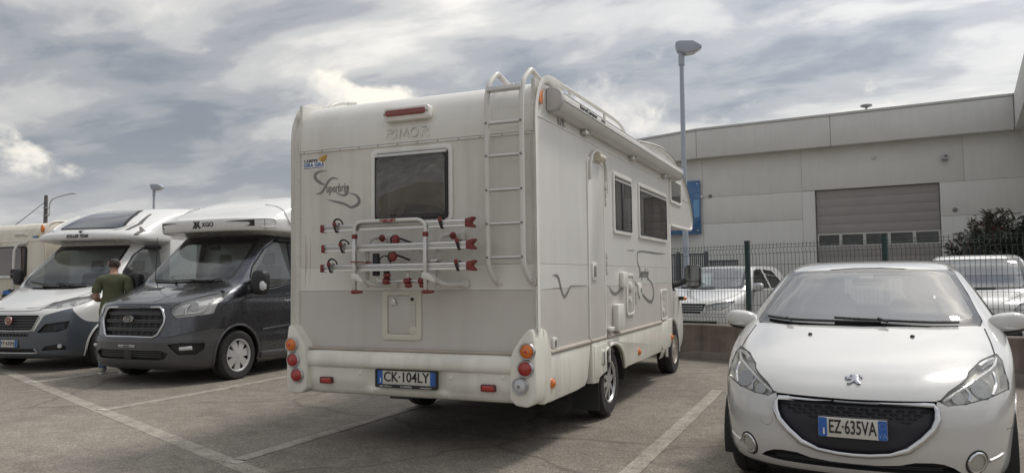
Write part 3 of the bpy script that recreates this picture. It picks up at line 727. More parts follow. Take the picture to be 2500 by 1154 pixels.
for k in range(12): MB().lathe([(.005, 0), (.005, .003)], (-1.04+.189*k, -.012, 2.475), (0, -1, 0), 8).build('screw', M['joint'], mh)
# rear window
wf = MB().frame(rrect(-.345, .415, 1.815, 2.445, .05), rrect(-.305, .380, 1.845, 2.405, .03), 'y', -.022, .0).build('rear_window', M['trim'], mh, .004)
MB().frame(rrect(-.303, .378, 1.848, 2.402, .03), rrect(-.283, .356, 1.868, 2.366, .035), 'y', -.034, -.018).build('seal', M['black'], wf, .003)
MB().box((-.30, -.045, 2.372), (.374, -.020, 2.398)).build('top_hinge_rail', M['alu'], wf, .006)
MB().prism(rrect(-.285, .358, 1.866, 2.37, .04), 'y', -.040, -.034).build('pane', M['smoke'], wf, .002)
MB().box((-.20, .02, 1.86), (-.19, .021, 2.20)).build('blind_guide', M['doorwin'], wf)
tube('side_stay', [(-.262, -.02, 1.93), (-.262, -.02, 2.19)], .005, M['alu'], wf); tube('side_stay', [(.336, -.02, 1.95), (.336, -.02, 2.24)], .005, M['alu'], wf)
M['blindgrey'] = pbr('pleated_blind', (.40, .385, .36), .9, var=.06)
MB().box((-.36, .075, 1.80), (.44, .08, 2.45)).build('pleated_blind', M['blindgrey'], wf)
ad = [(.03+.31*math.cos(R(a)), 1.87+.115*math.sin(R(a))) for a in range(0, 181, 10)]
MB().prism(ad, 'y', .058, .066).build('arch_reflection', pbr('cushion_and_reflection', (.03, .028, .027), .8, var=.2, vscale=14), wf)  # arch reflected in the pane, built as a dark shape behind the glass
tube('reflection_rim', [(x, .056, z) for x, z in ad], .006, M['blindgrey'], wf)  # pale edge line of the reflected arch, modelled as a tube
MB().prism([(-.16, 1.87), (-.105, 1.87), (-.05, 1.985), (-.105, 1.985)], 'y', .05, .056).build('curtain_tie', M['blindgrey'], wf)
# high brake light on its raised moulding
bl = MB().prism(rrect(-.205, .225, 2.66, 2.775, .03), 'y', -.052, .02).build('brake_light', M['cap'], mh, .012)
MB().prism(rrect(-.185, .195, 2.70, 2.752, .024), 'y', -.064, -.050).build('lens', pbr('brake_lens', (.22, .035, .03), .22, coat=.8, var=.1), bl, .006)
for x in (-.196, .207): MB().lathe([(.007, 0), (.007, .004)], (x, -.052, 2.72), (0, -1, 0), 10).build('screw', M['joint'], bl)
# raised maker's lettering
def lt(pts, w=.010): return [(x, z, w) for x, z in pts]
RM = []
def rletter(x, s=1): return [[(x, .040), (x+.045*s, .040), (x+.062*s, .030), (x+.060*s, .016), (x+.045*s, .006), (x+.012*s, .006)], [(x+.030*s, .006), (x+.066*s, -.038)], [(x, -.010), (x, -.038)]]
for seg in rletter(-.20)+[[(-.110, .04), (-.110, -.036)], [(-.075, -.036), (-.062, .04), (-.035, -.030), (-.005, .04), (.008, -.036)], [(.065+.036*math.cos(R(a)), .002+.038*math.sin(R(a))) for a in range(0, 361, 30)]]+rletter(.135): RM.append(seg)
mbL = MB()
for seg in RM: mbL.tube([(x, -.012, 2.565+z) for x, z in seg], .0065, 6)
mbL.build('maker_lettering', M['trim'], mh, ang=60)
# dealer sticker
st = MB().box((-1.062, -.0015, 2.326), (-.828, .0, 2.405)).build('dealer_sticker', M['whitepaint'], mh)
text('sticker_text', 'CAMPER', .036, M['ink'], st, (-.976, -.0022, 2.398), bold=.0006, spacing=1.15)
M['stickblue'] = pbr('sticker_blue', (.02, .13, .42), .4); M['stickorange'] = pbr('sticker_orange', (.62, .34, .06), .4)
text('sticker_text', 'GIRA GIRA', .046, M['stickblue'], st, (-.945, -.0022, 2.362), bold=.0008, sx=.98)
box('sticker_rule', (-1.055, -.0022, 2.334), (-.84, -.0016, 2.339), M['ink'], st)
wing = [(-.885, 2.395), (-.895, 2.412), (-.87, 2.428), (-.835, 2.440), (-.805, 2.444), (-.812, 2.415), (-.832, 2.390), (-.845, 2.365), (-.858, 2.388)]
MB().prism(wing, 'y', -.003, -.0023).build('butterfly_wing', M['stickorange'], st)
strokes('wing_veins', [[(-.862, 2.390, .003), (-.83, 2.415, .003), (-.81, 2.442, .002)], [(-.870, 2.392, .003), (-.85, 2.418, .003), (-.838, 2.438, .002)], [(-.855, 2.386, .003), (-.832, 2.398, .003), (-.815, 2.42, .002)]], M['ink'], st, lambda u, v, o: (u, -.003-o*.5, v))
# model script with its swashes
rw = lambda u, v, o: (u, -o, v)
for ln in [[(-.792, 2.300, .002), (-.881, 2.303, .016), (-.93, 2.278, .030), (-.929, 2.249, .030), (-.889, 2.211, .026), (-.829, 2.183, .010)], [(-.985, 2.303, .003), (-.933, 2.300, .003)],
      [(-.685, 2.222, .003), (-.744, 2.238, .016), (-.792, 2.212, .022), (-.829, 2.158, .024), (-.871, 2.115, .020), (-.923, 2.109, .004)], [(-.727, 2.124, .003), (-.659, 2.087, .014), (-.601, 2.093, .018), (-.584, 2.158, .012)],
      [(-.803, 2.057, .002), (-.726, 2.035, .016), (-.625, 2.009, .020), (-.559, 1.978, .020), (-.493, 2.0, .030), (-.477, 2.034, .028), (-.51, 2.077, .018), (-.584, 2.102, .003)]]:
    sw = strokes('model_swash', [ln], M['greyink'], mh, rw)
text('model_script', 'uperbrig', .105, M['greyink'], mh, (-.705, -.002, 2.148), shear=.15, sx=.62, bold=.001)
# lower service hatch
ht = MB().frame(rrect(-.247, .122, .874, 1.275, .03), rrect(-.195, .072, .922, 1.235, .012), 'y', -.014, .0).build('service_hatch', pbr('hatch_cream', (.66, .63, .54), .4, var=.04, streak=.25), mh, .005)
MB().box((-.19, -.008, .926), (.068, -.001, 1.232)).build('hatch_door', M['band'], ht, .004)
for z0, z1 in ((1.165, 1.24), (.918, .985)): MB().prism(rrect(.01, .078, z0, z1, .022), 'y', -.016, -.005).build('latch_pad', MATS['hatch_cream'], ht, .004)
MB().lathe([(.014, .016), (.014, .026), (.009, .028)], (.043, 0, 1.205), (0, -1, 0), 14).build('lock', M['black'], ht); MB().lathe([(.012, .016), (.012, .021)], (.043, 0, .948), (0, -1, 0), 14).build('latch', MATS['hatch_cream'], ht)
MB().prism([(-.165, 1.155), (-.105, 1.155), (-.118, 1.20), (-.135, 1.222), (-.152, 1.20)], 'y', -.022, -.008).build('hook', M['alu'], ht, .006)
# bumper
def bump_prof(x):
    rec = max(0, min(1, (.39-abs(x))/.05)); d = .012*rec
    return [(.02, .795), (-.04, .79), (-.075, .775), (-.098, .745), (-.106, .70), (-.104, .665), (-.088, .650), (-.074+d*2.0, .640), (-.072+d*2.6, .56), (-.064+d*2.6, .505), (-.050+d*1.2, .485+.0*rec), (-.046, .47), (-.03, .435), (.0, .418), (.10, .412)]
rows = []
for i in range(61):
    x = -1.0+2.0*i/60; bend = .05*max(0, (abs(x)-.80)/.2)**2
    rows.append([(x, y+bend*.5, z) for y, z in bump_prof(x)])
bm_ = MB().grid(rows).build('bumper', M['bumper'], mh, ang=50)
MB().box((-.95, -.07, .788), (.95, .0, .806)).build('step_ledge', pbr('worn_ledge', (.45, .40, .34), .6, var=.15, streak=.4), bm_, .006)
for s in (-1, 1):
    oc = [(.945, .79), (.965, .835), (1.01, .90), (1.055, .955), (1.085, .985), (1.122, .985), (1.136, .90), (1.142, .62), (1.136, .48), (1.115, .43), (1.07, .408), (.98, .418), (.93, .46), (.935, .64)]
    hn = MB().prism([(s*x, z) for x, z in oc], 'y', -.115, .10).build('bumper_corner', M['bumper'], mh, .026, seg=4)
    MB().prism([(.09, .985), (.16, .955), (.25, .79), (.27, .42), (.09, .40)], 'x', s*1.06, s*1.139).build('corner_return', M['bumper'], hn, .02)
    lamps = (('amber', 1.080, .823), ('redlens', 1.064, .694), ('clearlens' if s > 0 else 'redlens', 1.022, .568))
    for mt, x, z in lamps:
        lm = MB().lathe([(.066, -.008), (.066, .008), (.058, .018), (.053, .016), (.053, .010)], (s*x, -.118, z), (0, -1, 0), 32).build('tail_lamp', M['silver'], mh, ang=40)
        MB().lathe([(.052, .008), (.050, .018), (.036, .030), (.018, .036), (.001, .037)], (s*x, -.118, z), (0, -1, 0), 28).build('lens', M[mt], lm, ang=70)
        mbx = MB()
        for rr_ in (.045, .036, .026): mbx.tube([(s*x+rr_*math.cos(R(a)), -.118-(.0245 if rr_ > .04 else .0315 if rr_ > .03 else .0355), z+rr_*math.sin(R(a))) for a in range(0, 360, 15)], .0014, 4, True)
        mbx.build('lens_ridges', M[mt], lm)
        MB().lathe([(.012, .036), (.012, .040), (.004, .041)], (s*x, -.118, z), (0, -1, 0), 12).build('bulb_boss', M['joint'] if mt == 'clearlens' else M['redlens'], lm)
    MB().box((s*.745-.052, -.098, .515), (s*.745+.052, -.066, .556)).build('reflector', M['redlens'], mh, .003)
    MB().frame(rrect(s*.745-.058, s*.745+.058, .509, .562, .004, 1), rrect(s*.745-.051, s*.745+.051, .516, .555, .003, 1), 'y', -.101, -.066).build('reflector_frame', pbr('maroon_frame', (.12, .03, .03), .4), mh)
    for x in (.53, .99 if s < 0 else .86): MB().lathe([(.017, .0), (.017, .012), (.008, .016)], (s*x if x != .53 else s*.42, -.066, .60 if x == .53 else .62), (0, -1, 0), 14).build('blanking_plug', M['trim'], mh)
# rear number plate
def number_plate(parent, x0, x1, z0, z1, y, word, side_txt, frame=None):
    h = z1-z0; pl = MB().prism(rrect(x0, x1, z0, z1, .008, 3), 'y', y, y+.008).build('number_plate', M['plate'], parent, .001)
    bw = .052 if x1-x0 > .4 else .048
    for a, b in ((x0, x0+bw), (x1-bw, x1)): MB().prism(rrect(a+.001, b-.001, z0+.001, z1-.001, .007, 3), 'y', y-.0012, y-.0002).build('blue_band', M['blue'], pl)
    cxp = (x0+x1)/2
    text('plate_characters', word, h*.98, M['ink'], pl, (cxp, y-.0018, (z0+z1)/2+.002), sx=(x1-x0-2*bw-.02)/(.62*h*len(word)) if False else 1.0, bold=.0012)
    tx = [c for c in pl.children if c.name.startswith('plate_characters')][0]
    ws = max(v.co.x for v in tx.data.vertices)-min(v.co.x for v in tx.data.vertices); hs = max(v.co.y for v in tx.data.vertices)-min(v.co.y for v in tx.data.vertices)
    tx.scale = ((x1-x0-2*bw-.016)/ws, h*.72/hs, 1)
    text('country_letter', 'I', h*.42, M['whitepaint'], pl, (x0+bw*.62, y-.0022, z0+h*.27), bold=.002)
    if side_txt: text('province_letters', side_txt, h*.34, pbr('pale_blue_ink', (.18, .32, .60), .4), pl, (x1-bw/2, y-.0022, z0+h*.22))
    MB().tube([(x1-bw/2+.016*math.cos(R(a)), y-.002, z1-h*.28+.016*math.sin(R(a))) for a in range(0, 360, 20)], .0012, 4, True).build('year_ring', pbr('pale_blue_ink', (.18, .32, .60), .4), pl)
    return pl
npl = number_plate(mh, -.255, .285, .525, .635, -.072, 'CK\u00b7104LY', None)
fr_ = MB().frame(rrect(-.272, .302, .498, .645, .014), rrect(-.256, .286, .524, .636, .010), 'y', -.082, -.060).build('plate_frame', M['black'], mh, .003)
for s_, x, sx in (('GIRA GIRA s.n.c.', -.17, .8), ('Tel. 029609256', .02, .8), ('www.giragira.it', .20, .8)): text('frame_print', s_, .021, M['whitepaint'], fr_, (x, -.0828, .5105), sx=sx, ext=.0005)
# ladder
lad = empty('ladder', (0, 0, 0)); lad.parent = mh
for x in (.775, 1.062):
    pth = catmull([(x+.025, -.015, 1.335), (x+.018, -.07, 1.365), (x+.004, -.125, 1.46), (x, -.13, 1.60), (x, -.13, 2.0), (x, -.13, 2.5), (x, -.125, 2.70), (x, -.105, 2.80), (x, -.07, 2.87), (x+.01, .02, 2.955), (x+.012, .06, 2.972), (x+.012, .11, 2.962), (x+.015, .24, 2.935), (x+.015, .42, 2.92)], 6)
    tube('ladder_rail', pth, .0215, M['alu_white'], lad, n=10)
    MB().lathe([(.034, 0), (.034, .012), (.02, .02)], (x+.025, 0, 1.335), (0, -1, 0), 16).build('ladder_foot', M['alu_white'], lad)
for z in (2.546, 2.294, 2.033, 1.777, 1.523):
    tube('rung', [(.778, -.13, z), (1.060, -.13, z)], .0145, M['alu'], lad, n=10)
    for x in (.775, 1.062): MB().lathe([(.010, 0), (.010, .006)], (x, -.149, z), (0, -1, 0), 10).build('rivet', M['joint'], lad)
MB().box((.778, -.14, 2.792), (1.060, -.07, 2.828)).build('top_step', M['alu'], lad, .006)
MB().box((.80, .26, 2.93), (.83, .30, 2.95)).build('roof_bracket', M['alu_white'], lad)
# right side wall with door and windows; left side plain
SXH = [(2.17, 2.86, 1.84, 2.415), (3.225, 4.695, 1.83, 2.415), (1.30, 1.80, .79, 2.452)]
for s in (-1, 1):
    hol = SXH if s > 0 else []
    flatpanel('side_panel', M['side'], 'x', s*W, (.02, 4.93, 1.4762, 2.90), hol, .03, mh, s)
    flatpanel('side_panel', M['side'], 'x', s*W, (.02, 4.93, 1.2762, 1.4738), hol, .03, mh, s)
    flatpanel('side_band', M['band'], 'x', s*W, (.02, 4.93, .79, 1.2738), hol, .03, mh, s)
    box('wall_backing', (s*1.06, .06, .6), (s*1.075, 4.9, 1.78), M['joint'], mh)
    MB().box((s*1.113, .05, 2.612), (s*1.122, 4.90, 2.622)).build('awning_seam', M['trim'], mh)
    rub = tube('rub_strip', [(s*1.118, .25, .782), (s*1.118, 1.28, .782)], .022, pbr('beige_rub_strip', (.44, .39, .33), .5, var=.06, streak=.3), mh, flat=1.0)
    tube('rub_strip', [(s*1.118, 1.83, .782), (s*1.118, 4.28, .782)], .022, MATS['beige_rub_strip'], mh); tube('rub_strip', [(s*1.118, 1.31, .782), (s*1.118, 1.79, .782)], .022, MATS['beige_rub_strip'], mh)
    # skirts
    def skirt(poly, nm='side_skirt'): return MB().prism(poly, 'x', s*1.06, s*1.128).build(nm, M['bumper'], mh, .014)
    skirt([(.20, .40), (.90, .40), (1.12, .41), (1.20, .47), (1.275, .70), (1.285, .765), (.20, .765)])
    ar_ = [(1.99+.46*math.cos(R(a)), .335+.385*math.sin(R(a))) for a in range(168, 9, -12)]
    skirt([(1.80, .765), (1.80, .45), (1.545, .43)]+[q for q in ar_ if q[0] > 1.6][0:0]+[(1.56, .47), (1.60, .53), (1.66, .60), (1.76, .66), (1.90, .695), (2.02, .705), (2.15, .695), (2.28, .66), (2.38, .60), (2.44, .52), (2.475, .42), (2.55, .415), (4.22, .415), (4.28, .50), (4.29, .765)])
    skirt([(4.30, .765), (4.30, .48), (4.36, .425), (4.78, .43), (4.92, .50), (4.95, .80), (4.62, .80)])
    tube('arch_lip', [(s*1.126, y, z) for y, z in [(1.55, .45), (1.60, .53), (1.66, .60), (1.76, .66), (1.90, .695), (2.02, .705), (2.15, .695), (2.28, .66), (2.38, .60), (2.44, .52), (2.475, .42)]], .018, M['bumper'], mh)
# entrance door
dr = MB().prism(rrect(1.305, 1.795, .80, 2.445, .035), 'x', 1.09, 1.122).build('entrance_door', M['side'], mh, .006)
MB().frame(rrect(1.283, 1.818, .785, 2.468, .05), rrect(1.306, 1.794, .80, 2.444, .035), 'x', 1.10, 1.128).build('door_frame', M['trim'], dr, .003)
MB().box((1.1225, 1.315, .805), (1.1240, 1.785, 1.275)).build('door_band', M['band'], dr)
MB().prism(rrect(1.375, 1.505, 1.335, 1.50, .012, 2), 'x', 1.122, 1.135).build('door_handle', M['trim'], dr, .004); MB().box((1.135, 1.41, 1.37), (1.142, 1.47, 1.47)).build('handle_recess', M['joint'], dr, .006)
for z0, z1 in ((1.38, 1.61), (.83, .85), (2.05, 2.30)): 
    if z1-z0 > .1:
        for k in range(3): MB().box((1.118, 1.83, z0+(z1-z0)*k/3+.004), (1.142, 1.862, z0+(z1-z0)*(k+1)/3-.004)).build('hinge', M['alu_white'], dr, .004)
sk = MB().prism([(1.315, .40), (1.50, .385), (1.545, .43), (1.785, .46), (1.79, .765), (1.315, .765)], 'x', 1.06, 1.136).build('door_skirt', M['bumper'], dr, .012)
MB().prism([(1.36, .45), (1.50, .43), (1.75, .50), (1.75, .735), (1.36, .735)], 'x', 1.134, 1.141).build('skirt_panel', M['bumper'], sk, .004)
MB().prism(rrect(1.585, 1.685, .55, .68, .012, 2), 'x', 1.139, 1.150).build('skirt_latch', M['trim'], sk, .003); MB().box((1.150, 1.62, .535), (1.156, 1.65, .66)).build('latch_tongue', M['joint'], sk)
for k in range(3): MB().box((1.12, 1.845, .54+.07*k+.003), (1.146, 1.875, .54+.07*k+.067)).build('hinge', M['alu_white'], sk, .004)
MB().prism(rrect(1.86, 2.0, .835, .875, .015, 2), 'x', 1.12, 1.16).build('door_catch', M['trim'], mh, .006)
# porch lamp hood over the door
hood = [(1.60+.285*math.cos(R(a)), 2.36+.215*math.sin(R(a))) for a in range(0, 181, 12)]; hoodi = [(1.60+.258*math.cos(R(a)), 2.36+.190*math.sin(R(a))) for a in range(180, -1, -12)]
ph = MB().prism([(1.315, 2.25)][0:0]+hood+[(1.315, 2.26), (1.342, 2.26)]+hoodi+[(1.858, 2.18), (1.885, 2.18)], 'x', 1.115, 1.150).build('porch_hood', M['alu_white'], mh, .008)
MB().prism([(1.36, 2.462), (1.84, 2.462)]+[(1.60+.24*math.cos(R(a)), 2.37+.172*math.sin(R(a))) for a in range(30, 151, 12)], 'x', 1.114, 1.126).build('hood_plate', M['trim'], ph)
tube('porch_lamp', [(1.150, 1.50, 2.50), (1.150, 1.70, 2.50)], .042, pbr('lamp_opal', (.66, .60, .48), .3, coat=.5), ph, n=12)
# side windows
def swin(y0, y1, z0, z1, parent, div=None, top=.06):
    w = MB().frame(rrect(y0, y1, z0, z1, .03, 3), rrect(y0+.035, y1-.035, z0+.04, z1-.03, .02, 3), 'x', 1.108, 1.135).build('side_window', M['trim'], parent, .004)
    for k in range(3): MB().box((1.134, y0+.04, z1-.045-.022*k), (1.141, y1-.04, z1-.030-.022*k)).build('head_rail', M['alu_white'] if k != 1 else M['joint'], w, .002)
    MB().frame(rrect(y0+.034, y1-.034, z0+.038, z1-.09, .02, 3), rrect(y0+.05, y1-.05, z0+.055, z1-.105, .02, 3), 'x', 1.118, 1.139).build('seal', M['black'], w)
    MB().prism(rrect(y0+.045, y1-.045, z0+.05, z1-.10, .025, 3), 'x', 1.132, 1.137).build('pane', M['smoke'], w)
    if div: MB().box((1.12, div-.03, z0+.05), (1.143, div+.03, z1-.1)).build('mullion', M['black'], w, .003)
    MB().box((.98, y0-.05, z0-.03), (.985, y1+.05, z1+.03)).build('inner_blind', pbr('inner_dark', (.06, .055, .05), .9, var=.3, vscale=5), w)
    return w
w1 = swin(2.145, 2.88, 1.805, 2.44, mh, 2.46); w2 = swin(3.20, 4.715, 1.80, 2.44, mh)
MB().grid([[(1.05+.02*math.sin(i*1.3), 4.30+.30*i/12, z) for i in range(13)] for z in (1.86, 2.36)]).build('curtain', M['blindgrey'], w2)
MB().grid([[(1.05+.02*math.sin(i*1.3), 2.56+.24*i/12, z) for i in range(13)] for z in (1.86, 2.36)]).build('curtain', M['blindgrey'], w1)
MB().ellip((1.03, 3.72, 1.92), (.05, .30, .16), 16, 8).build('cushion', MATS['cushion_and_reflection'], w2)
# side fittings: fridge vent, lockers, sockets
rs = lambda u, v, o: (1.1155+o, u, v)
for ln in ([(.359, 1.386, .006), (.479, 1.37, .03), (.538, 1.287, .035), (.62, 1.208, .03), (.708, 1.242, .034), (.777, 1.284, .02), (.845, 1.291, .012), (1.231, 1.29, .004)], [(.335, 1.282, .003), (.538, 1.280, .006)],
    [(4.662, 1.656, .004), (4.148, 1.648, .022), (3.253, 1.65, .02), (3.128, 1.586, .03), (3.161, 1.499, .03), (3.277, 1.433, .006)], [(2.677, 1.648, .005), (2.976, 1.652, .012)],
    [(2.914, 1.336, .006), (3.14, 1.239, .03), (3.461, 1.116, .035), (3.764, 1.057, .04), (3.91, 1.146, .05), (3.829, 1.272, .03), (3.567, 1.354, .006)], [(1.955, 1.28, .004), (2.044, 1.219, .03), (2.201, 1.191, .035), (2.438, 1.239, .02)]):
    strokes('side_swash', [ln], M['greyink'], mh, rs)
text('side_script', 'Superbrig', .16, M['greyink'], mh, (1.118, 3.42, 1.40), (R(90), 0, R(90)), sx=.75, shear=.15)
text('model_number', '678', .13, M['greyink'], mh, (1.1175, .60, 2.66), (R(90), 0, R(90)), sx=.9)
def locker(y0, y1, z0, z1, nm):
    f_ = MB().frame(rrect(y0, y1, z0, z1, .05, 4), rrect(y0+.035, y1-.035, z0+.03, z1-.03, .035, 4), 'x', 1.112, 1.130).build(nm, M['trim'], mh, .004)
    MB().prism(rrect(y0+.04, y1-.04, z0+.035, z1-.035, .03, 4), 'x', 1.114, 1.122).build('locker_door', M['band'], f_, .004); return f_
l1 = locker(2.60, 2.92, .945, 1.395, 'service_locker'); MB().lathe([(.055, .0), (.055, .02), (.03, .03)], (1.12, 2.76, 1.25), (1, 0, 0), 18).build('filler_cap', M['alu_white'], l1); MB().lathe([(.03, 0), (.03, .02)], (1.12, 2.73, 1.12), (1, 0, 0), 14).build('lock', M['trim'], l1)
for k in range(3): MB().box((1.116, 2.955, 1.05+.05*k), (1.132, 2.985, 1.095+.05*k)).build('hinge', M['alu'], l1)
l2 = locker(4.29, 4.66, .80, 1.195, 'gas_locker')
for k in range(3): MB().box((1.122, 4.37, 1.075+.03*k), (1.128, 4.60, 1.09+.03*k)).build('louvre', M['alu_white'], l2)
MB().lathe([(.03, 0), (.03, .02)], (1.12, 4.40, .92), (1, 0, 0), 14).build('lock', M['trim'], l2)
MB().prism(rrect(2.075, 2.315, .82, 1.09, .02, 2), 'x', 1.115, 1.175).build('side_vent_box', M['trim'], mh, .008)
MB().prism(rrect(2.36, 2.54, 1.25, 1.415, .02, 2), 'x', 1.115, 1.16).build('socket_cover', M['trim'], mh, .012)
o_ = MB().lathe([(.085, .0), (.085, .012), (.05, .02)], (1.116, 3.20, 1.21), (1, 0, 0), 20).build('water_filler', M['trim'], mh); MB().lathe([(.03, .02), (.03, .024)], (1.116, 3.20, 1.21), (1, 0, 0), 14).build('filler_lock', M['joint'], o_)
o_ = MB().prism(rrect(.315, .405, .803, .891, .01, 2), 'x', 1.115, 1.13).build('mains_socket', M['trim'], mh, .003); MB().box((1.13, .345, .82), (1.136, .38, .87)).build('socket_flap', M['joint'], o_)
for y, z in ((.246, .545), (3.067, .525), (4.87, .55)): 
    o_ = MB().lathe([(.040, .0), (.040, .012)], (1.128 if y > .3 else 1.139, y, z), (1, 0, 0), 18).build('side_marker', M['amber'], mh); MB().lathe([(.032, .012), (.022, .024), (.004, .028)], (1.128 if y > .3 else 1.139, y, z), (1, 0, 0), 18).build('lens', M['amber'], o_, ang=70)
MB().box((1.114, .08, 2.72), (1.132, .155, 2.83)).build('side_marker', M['amber'], mh, .006)
# awning case
awp = catmull([(0, x, z) for x, z in [(1.118, 2.690), (1.19, 2.700), (1.235, 2.745), (1.245, 2.80), (1.225, 2.85), (1.17, 2.875), (1.118, 2.872)]], 4)
aw = MB().grid([[(p.y, y, p.z) for p in awp] for y in (.335, 5.30)]).build('awning', M['alu_white'], mh, ang=50)
for a, b in ((.255, .335), (5.30, 5.36)):
    q = [(p.y+(.004 if p.y > 1.13 else 0), p.z) for p in awp]; MB().prism(q, 'y', a, b).build('awning_end', pbr('awning_end_grey', (.50, .50, .50), .4), aw, .015)
tube('awning_lip', [(1.246, .34, 2.775), (1.246, 5.30, 2.775)], .006, M['alu'], aw, 6); tube('awning_lip', [(1.20, .34, 2.702), (1.20, 5.30, 2.702)], .005, M['alu'], aw, 6); tube('awning_lip', [(1.236, .34, 2.835), (1.236, 5.30, 2.835)], .004, M['joint'], aw, 6)
text('awning_print', 'EuroCamper', .05, M['ink'], aw, (1.2475, .98, 2.806), (R(90), 0, R(90)), sx=1.9, bold=.001); box('awning_logo', (1.2465, 1.36, 2.795), (1.2475, 1.48, 2.815), M['ink'], aw)
for y in (1.2, 2.9, 4.6): MB().box((1.116, y-.07, 2.65), (1.17, y+.07, 2.695)).build('awning_bracket', M['alu'], aw, .006)
# roof rails and roof lights
for s in (-1, 1):
    tube('roof_rail', catmull([(s*1.03, .32, 2.92), (s*1.03, .40, 2.98), (s*1.03, .60, 3.035), (s*1.03, 1.0, 3.05), (s*1.03, 2.0, 3.06), (s*1.03, 2.7, 3.05), (s*1.03, 2.95, 3.0), (s*1.03, 3.05, 2.93)], 6), .018, M['alu_white'], mh, 10)
    for y in (1.1, 2.2): tube('rail_foot', [(s*1.03, y, 2.92), (s*1.03, y, 3.05)], .014, M['alu_white'], mh)
sky_ = MB().box((-.62, .95, 2.93), (.02, 1.60, 2.995)).build('roof_light', M['trim'], mh, .02); MB().box((-.60, .97, 2.995), (.0, 1.58, 3.022)).build('roof_light_lid', pbr('acrylic_lid', (.30, .30, .29), .25, coat=.5), sky_, .01)
box('solar_panel', (.35, 1.0, 2.965), (.95, 2.4, 2.99), pbr('solar_cells', (.02, .025, .05), .2, coat=1), mh, .004)
for y in (1.05, 1.7, 2.35): box('solar_bracket', (.33, y-.03, 2.93), (.98, y+.03, 2.965), M['alu'], mh)
for y in (1.0, 1.55, 2.15): MB().ellip((.72, y, 2.99), (.09, .06, .05), 14, 8).build('roof_vent_cap', M['trim'], mh)
tube('cable_gland', [(-.9, .45, 2.92), (-.9, .45, 2.985), (-.85, .5, 2.99)], .02, M['trim'], mh)
# overcab pod
LP = catmull([(0, y, z) for y, z in [(3.30, 2.925), (3.6, 2.955), (4.1, 3.005), (4.6, 3.03), (5.1, 3.005), (5.5, 2.935), (5.9, 2.82), (6.25, 2.655), (6.48, 2.46), (6.61, 2.28), (6.60, 2.15), (6.53, 2.075), (6.40, 2.06)]], 4)
lut = MB().grid([[(x, p.y, p.z) for x in (-1.12, -.9, 0, .9, 1.12)] for p in LP]).build('overcab', M['gel'], mh, ang=50)
for s in (-1, 1):
    poly = [(p.y, p.z) for p in LP]+[(5.75, 2.055), (5.10, 2.05), (4.935, 2.05), (4.935, 2.90), (3.30, 2.90)]
    MB().prism(poly, 'x', s*1.085, s*1.118).build('overcab_side', M['side'], lut, 0)
    tube('overcab_trim', [(s*1.118, p.y, p.z) for p in LP]+[(s*1.118, 5.75, 2.052), (s*1.118, 5.05, 2.05)], .020, M['trim'], lut, 8)
    tube('overcab_trim_seal', [(s*1.138, p.y, p.z-.002) for p in LP], .006, M['joint'], lut, 6)
    fw = MB().frame(rrect(4.99, 5.76, 2.36, 2.70, .04, 3), rrect(5.03, 5.72, 2.40, 2.665, .03, 3), 'x', s*1.118, s*1.136).build('overcab_window', M['trim'], lut, .004)
    MB().prism(rrect(5.025, 5.725, 2.395, 2.67, .03, 3), 'x', s*1.119, s*1.129).build('pane', pbr('dark_acrylic', (.05, .048, .046), .10, coat=1), fw)
    tube('overcab_seam', [(s*1.119, 5.76, 2.47), (s*1.119, 6.42, 2.47)], .003, M['joint'], lut, 4)
    if s > 0:
        MB().box((1.06, 4.93, .80), (1.122, 4.99, 2.06)).build('body_end_trim', M['trim'], mh, .01)
MB().grid([[(-1.1, 4.9, 2.052), (1.1, 4.9, 2.052)], [(-1.1, 6.41, 2.058), (1.1, 6.41, 2.058)]]).build('overcab_floor', M['gel'], lut, smooth=False)
box('body_front_wall', (-1.1, 4.90, .5), (1.1, 4.928, 2.05), M['side'], mh)
# cab (front end mostly hidden)
CABR = [(.25, .10, .8, 3, .94), (.35, .03, .8, 3, .98), (.55, 0, .8, 3, 1.0), (.8, .03, .85, 3, 1.0), (1.0, .10, .95, 3, 1.0), (1.1, .28, 1.1, 3, .99), (1.2, .55, 1.35, 3, .98), (1.28, .80, 1.4, 4, .97), (1.4, .95, 1.5, 4.5, .95), (1.9, 1.45, 1.95, 5, .86), (2.06, 1.62, 2.1, 5, .82)]
cb = Body(CABR, 2.05, step=.06, close_rear=False)
cabo = empty('cab', (0, 6.95, 0), (0, 0, math.pi)); cabo.parent = mh
for s in (-1, 1):
    gl_ = cb.cut([(1.25, 1.30), (1.50, 1.55), (1.80, 1.93), (2.02, 1.98), (2.02, 1.30)], 'x', s); cb.obj(gl_, 'door_glass', M['glass_dark'], cabo)
    cb.cut([(1.38+.42*math.cos(R(a)), .335+.42*math.sin(R(a))) for a in range(0, 360, 15)], 'x', s).free()
wsb = cb.cut([(-.72, 1.32), (.72, 1.32), (.80, 1.42), (.76, 2.0), (-.76, 2.0), (-.80, 1.42)]); cb.obj(wsb, 'windscreen', M['glass_dark'], cabo)
bodycab = cb.shell('cab_body', M['white'], cabo)
